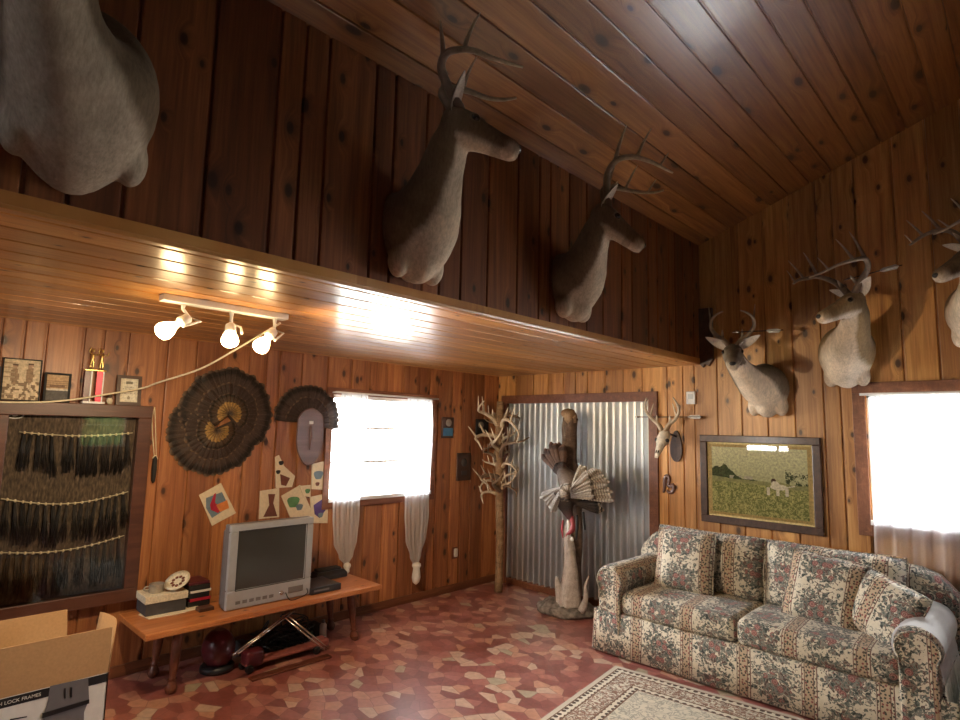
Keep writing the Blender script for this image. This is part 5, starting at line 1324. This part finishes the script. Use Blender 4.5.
for i, z in enumerate(hz):
    c = pb.lerp(ptop, z/1.86); a = i*2.4+.4
    if i < 3: a = (-.75, -1.9, .15)[i]
    # point outwards but never into the walls
    out = V((math.cos(a), math.sin(a), 0)); 
    if out.y > .2: out.y *= .25
    if out.x < -.75: out.x = -.6
    out.normalize(); side = V((0,0,1)).cross(out)
    tilt = ra.uniform(-.5,.5); upv = (V((0,0,1))*math.cos(tilt)+side*math.sin(tilt))
    fx = out.cross(upv)
    fr = basis(c+out*.035, fx, out, upv)
    sz = ra.uniform(1.05,1.3) if out.x > -.3 and out.y < .1 else .72
    mk('antler', antler_mb(fr, 1, shed[i % 2], sz, ((.46,.34,.20),(.82,.72,.55)) if i % 3 else ((.13,.08,.05),(.34,.24,.15))), 'antler', t)

# ------------------------------------------------------------------ turkey on driftwood
base = V((-3.12,4.42,0)); bs = thing('driftwood_stand', 'tall driftwood stump on a rough round bark base before the metal panel', 'driftwood', base)
m = MB(); R = []
for (r_, z) in ((.235,0),(.262,.02),(.255,.05),(.21,.075),(.15,.09),(.08,.10)):
    R.append([base+V((r_*math.cos(a)*(1+.06*math.sin(3*a+1)+.05*math.sin(7*a)), r_*math.sin(a)*.92*(1+.05*math.sin(5*a)), max(0, z+(.012*math.sin(6*a+r_*40) if z > 0 else 0)))) for a in [2*PI*k/48 for k in range(48)]])
m.rings(R)
for v in m.bm.verts:
    if v.co.z > .01: v.co += V((noise.noise(v.co*22), noise.noise(v.co*22+V((5,5,5))), noise.noise(v.co*22+V((9,1,3)))*.7))*.028
mk('bark_base', m, 'rock', bs)
tp = at(569,418,'y',4.50)
m = MB(); P = [base+V((-.02,.07,.04)), V((-3.12,4.52,.35)), V((-3.10,4.53,.7)), V((-3.13,4.53,1.05)), V((-3.17,4.52,1.4)), V((tp.x,4.52,tp.z))]
m.tube(P, [.105,.075,.070,.066,.070,.074], 18, sub=6)
for v in m.bm.verts:
    a_ = math.atan2(v.co.y-4.52, v.co.x+3.13); v.co += V((math.cos(a_), math.sin(a_), 0))*(.012*math.sin(a_*5+v.co.z*4)+.014*noise.noise(v.co*8))
mk('log', m, 'log_dark', bs)
m = MB(); m.tube([V((tp.x,4.52,tp.z-.03)), V((tp.x,4.50,tp.z+.03)), V((tp.x-.07,4.49,tp.z+.045))], [.07,.066,.025], 12, sub=3); m.tube([V((tp.x+.04,4.50,tp.z-.02)), V((tp.x+.085,4.49,tp.z+.03))], [.03,.008], 10)
mk('broken_top', m, 'log', bs)
m = MB(); q0, q1, q2 = at(570,605,'y',4.36), at(570,570,'y',4.37), at(567,520,'y',4.42)
m.tube([V((q0.x,4.36,.07)), V((q0.x-.01,4.37,.2)), V((q1.x,4.38,.45)), V((q2.x,4.43,.66)), V((q2.x,4.46,.82))], [.10,.085,.055,.035,.012], 14, sub=5)
for v in m.bm.verts:
    a_ = math.atan2(v.co.y-4.38, v.co.x+3.13); v.co += V((math.cos(a_), math.sin(a_), 0))*.010*math.sin(a_*6+v.co.z*7)
m.tube([V((q0.x-.07,4.34,.06)), V((q0.x-.11,4.34,.22)), V((q0.x-.13,4.34,.30))], [.05,.03,.012], 10, sub=3)
m.tube([V((q0.x+.12,4.36,.06)), V((q0.x+.16,4.36,.17)), V((q0.x+.15,4.37,.27)), V((q0.x+.19,4.37,.36))], [.04,.022,.014,.006], 10, sub=3)
mk('pale_root', m, 'drift', bs)
# turkey
bc = at(572,488,'y',4.30); bd_ = thing('flying_turkey', 'mounted wild turkey with spread wings and hanging head on the driftwood', 'turkey mount', bc)
m = MB(); c = (.055,.04,.03)
hd = at(573,530,'y',4.24); brst = at(566,500,'y',4.26); rump = at(560,468,'y',4.36)
R = []; P = [rump, rump.lerp(bc,.5)+V((0,.01,0)), bc, brst, at(567,510,'y',4.24), at(571,519,'y',4.235)]
m.tube(P, [.04,.085,.115,.10,.05,.024], 18, [c,(.10,.07,.05),(.16,.12,.09),(.07,.05,.04),(.04,.03,.025),(.12,.05,.05)], sub=5)
for v in m.bm.verts: v.co += (v.co-bc).normalized()*.008*noise.noise(v.co*30)
mk('body', m, 'feather', bd_)
m = MB(); P = [at(571,517,'y',4.235), at(573,524,'y',4.225), at(572,530,'y',4.215), at(568,534,'y',4.20)]; m.tube(P, [.022,.019,.024,.012], 12, sub=4)
m.tube([at(568,533,'y',4.20), at(565,537,'y',4.19)], [.009,.002], 8); mk('head', m, 'wattle', bd_)
m = MB(); m.tube([at(563,520,'y',4.23), at(562,528,'y',4.22), at(563,538,'y',4.22)], [.008,.013,.005], 10, sub=3); mk('wattle', m, 'wattle', bd_)
m = MB(); m.tube([at(568,520,'y',4.22), at(569,527,'y',4.21), at(567,540,'y',4.21)], [.010,.016,.006], 10, sub=3); mk('neck_feathers', m, 'paper_white', bd_)
m = MB(); m.tube([at(577,515,'y',4.23), at(577,528,'y',4.22), at(576,540,'y',4.22)], [.010,.014,.005], 8, sub=3); m.tube([at(583,512,'y',4.25), at(585,530,'y',4.25)], [.012,.008], 8); mk('leg', m, 'blackm', bd_)
m = MB(); q = at(572,539,'y',4.20); m.ell(q, (.016,.010,.020)); mk('spur_tag', m, 'paper_white', bd_)
def feath(nm, p, d, nrm, Lf, wf, dark, base, band=True, parent=bd_, tip=(.45,.36,.26)):
    me = feath.cache.get((nm, round(Lf,2)))
    if me is None: me = feather_mesh(Lf, wf, band, dark=dark, base=base, tip=tip); feath.cache[(nm, round(Lf,2))] = me
    d = V(d).normalized(); x = V(nrm); x = (x - x.dot(d)*d).normalized(); y = d.cross(x)
    o = bpy.data.objects.new(nm, me); COL.objects.link(o); o.parent = parent
    mw = basis(V(p), x, y, d); ml = wm(parent).inverted() @ mw; o.location = ml.translation; e_ = ml.to_euler(); o.rotation_euler = (e_.x+random.uniform(-.03,.03), e_.y+random.uniform(-.03,.03), e_.z+random.uniform(-.08,.08)); o.scale = (1, 1, random.uniform(.90,1.04)); return o
feath.cache = {}
vn = V((.55,-.83,0))
# tail fan up-left
LT, BR = (.46,.40,.31), (.13,.10,.075)
r0 = at(563,478,'y',4.34)
for i in range(13):
    a = math.radians(2+i*4.2); d = V((-math.sin(a), .10, math.cos(a)))
    feath('tail_feather', r0+vn*(.002*i), d, vn, .35 if i > 2 else .30, .060, (.11,.055,.032), (.07,.04,.025), tip=(.20,.11,.07))
for i in range(9):
    a = math.radians(4+i*6); d = V((-math.sin(a), .10, math.cos(a)))
    feath('tail_covert', r0+vn*(.03+.002*i), d, vn, .15, .055, (.035,.018,.012), (.03,.02,.015), tip=(.05,.03,.02))
w0 = at(571,497,'y',4.20)
for i in range(17):      # main wing swept to the right
    a = math.radians(0+i*2.4); d = V((math.cos(a)*.95, .20, math.sin(a)))
    feath('wing_feather', w0+V((0,0,.006*i))+vn*(.003*i), d, vn, .40-.008*i, .040, BR, LT, band=False, tip=(.5,.44,.36))
for i in range(14):
    a = math.radians(4+i*3.2); d = V((math.cos(a)*.93, .18, math.sin(a)))
    feath('wing_covert', w0+V((0,0,.006*i))+vn*(.055+.002*i), d, vn, .20, .034, (.22,.17,.12), LT, band=False, tip=(.5,.44,.36))
for i in range(10):       # upright second wing
    a = math.radians(40+i*2.8); d = V((math.cos(a)*.93, .10, math.sin(a)))
    feath('inner_wing_feather', w0+V((-.02,0,.03))+vn*(-.01+.003*i), d, vn, .27, .038, (.30,.24,.16), (.42,.36,.27), band=False, tip=(.62,.54,.42))
for i in range(7):
    a = math.radians(-14+i*4); d = V((math.cos(a)*.93, .3, math.sin(a)))
    feath('lower_wing_feather', at(572,503,'y',4.27), d, vn, .27, .05, (.03,.022,.018), (.03,.022,.018))
w1 = at(563,486,'y',4.19)
for i in range(15):      # left wing hanging down
    a = math.radians(198+i*3.4); d = V((math.cos(a)*.85, -.10, math.sin(a)))
    feath('left_wing_feather', w1+vn*(.003*i), d, vn, .24, .036, (.20,.18,.16), (.30,.27,.24), band=False, tip=(.45,.42,.38))
for i in range(8):
    a = math.radians(212+i*11); d = V((math.cos(a)*.8, -.1, math.sin(a)))
    feath('breast_feather', at(565,487,'y',4.17)+vn*(.002*i), d, vn, .12, .045, (.07,.045,.03), (.13,.09,.06), tip=(.25,.2,.15))
for i in range(9):
    a = math.radians(95+i*12); d = V((math.cos(a)*.8, -.1, math.sin(a)))
    feath('shoulder_feather', at(569,494,'y',4.155)+vn*(.002*i), d, vn, .10, .040, (.30,.25,.19), (.24,.19,.14), tip=(.6,.55,.47))

# ------------------------------------------------------------------ track light with cord
zt_ = ZS-.004
b0, b1 = at(164,300,'z',ZS-.035), at(282,322,'z',ZS-.035)
t = thing('track_light', 'white three lamp track light bar under the low board ceiling', 'track light', (b0.x, (b0.y+b1.y)/2, ZS))
bx_ = (b0.x+b1.x)/2
m = MB(); m.rbox((bx_-.03,b0.y,ZS-.032),(bx_+.03,b1.y,ZS-.001), r=.004, n=1); mk('track_bar', m, 'white', t)
for i, (px, py) in enumerate(((166,330),(230,339),(262,345))):
    by = b0.y + (b1.y-b0.y)*(.16,.53,.90)[i]
    q = at(px, py, 'x', bx_+.03)
    jp = V((bx_, by, ZS-.09))
    if i == 0: jp = V((bx_, by+.03, ZS-.09))
    bulb = V((q.x, q.y, q.z)); d = (bulb-jp).normalized()
    h = thing('x', '', '', (0,0,0)); COL.objects.unlink(h); bpy.data.objects.remove(h)
    m = MB(); m.tube([V((bx_,by,ZS-.03)), V((bx_,by,ZS-.055)), jp], [.012,.008,.008], 8); m.lathe([(.014,0),(.024,.01),(.026,.05),(.016,.055)], basis(jp, *( (lambda z_: (z_.orthogonal().normalized(), z_.cross(z_.orthogonal().normalized()), z_))(d) )), 16)
    hs = mk('lamp_head', m, 'white', t)
    B_ = basis(bulb, *( (lambda z_: (z_.orthogonal().normalized(), z_.cross(z_.orthogonal().normalized()), z_))(d) ))
    m = MB(); m.lathe([(.013,-.065),(.018,-.045),(.033,-.015),(.040,.01),(.036,.026),(.020,.038),(.001,.042)], B_, 18); mk('bulb', m, 'bulb', hs)
    # open half cradle shade
    m = MB(); m.tube([jp, jp+V((.0,.05,-.01)), bulb+V((0,.055,.015)) - d*.02], .006, 6); mk('yoke', m, 'white', hs)
    ld = bpy.data.lights.new('bulb_light', 'SPOT'); ld.energy = (30,30,95)[i]; ld.spot_size = 2.4; ld.spot_blend = .9; ld.color = (1,.76,.48); ld.shadow_soft_size = .03
    lo = bpy.data.objects.new('bulb_light', ld); COL.objects.link(lo); lo.location = bulb + d*.085; lo.rotation_euler = ((V((-.75,-.25,-.65)), V((-.7,.3,-.65)), V((.18,.95,-.20)))[i]).to_track_quat('-Z','Y').to_euler()
m = MB(); pts_ = [V((bx_,b1.y-.03,ZS-.05)), at(235,350,'x',-3.2), at(200,369,'x',-3.6), at(160,382,'x',-3.95), at(143,388,'x',XA+.10), at(115,393,'x',XA+.085), at(60,401,'x',XA+.085), at(0,402,'x',XA+.085), V((XA+.08,.3,1.69)), V((XA+.05,.1,1.60)), V((XA+.05,.08,.3))]
m.tube(pts_, .0055, 6, sub=6); o = mk('extension_cord', m, 'cord'); tag(o, 'ivory cord sagging from the track light to the shadow box', 'cord')
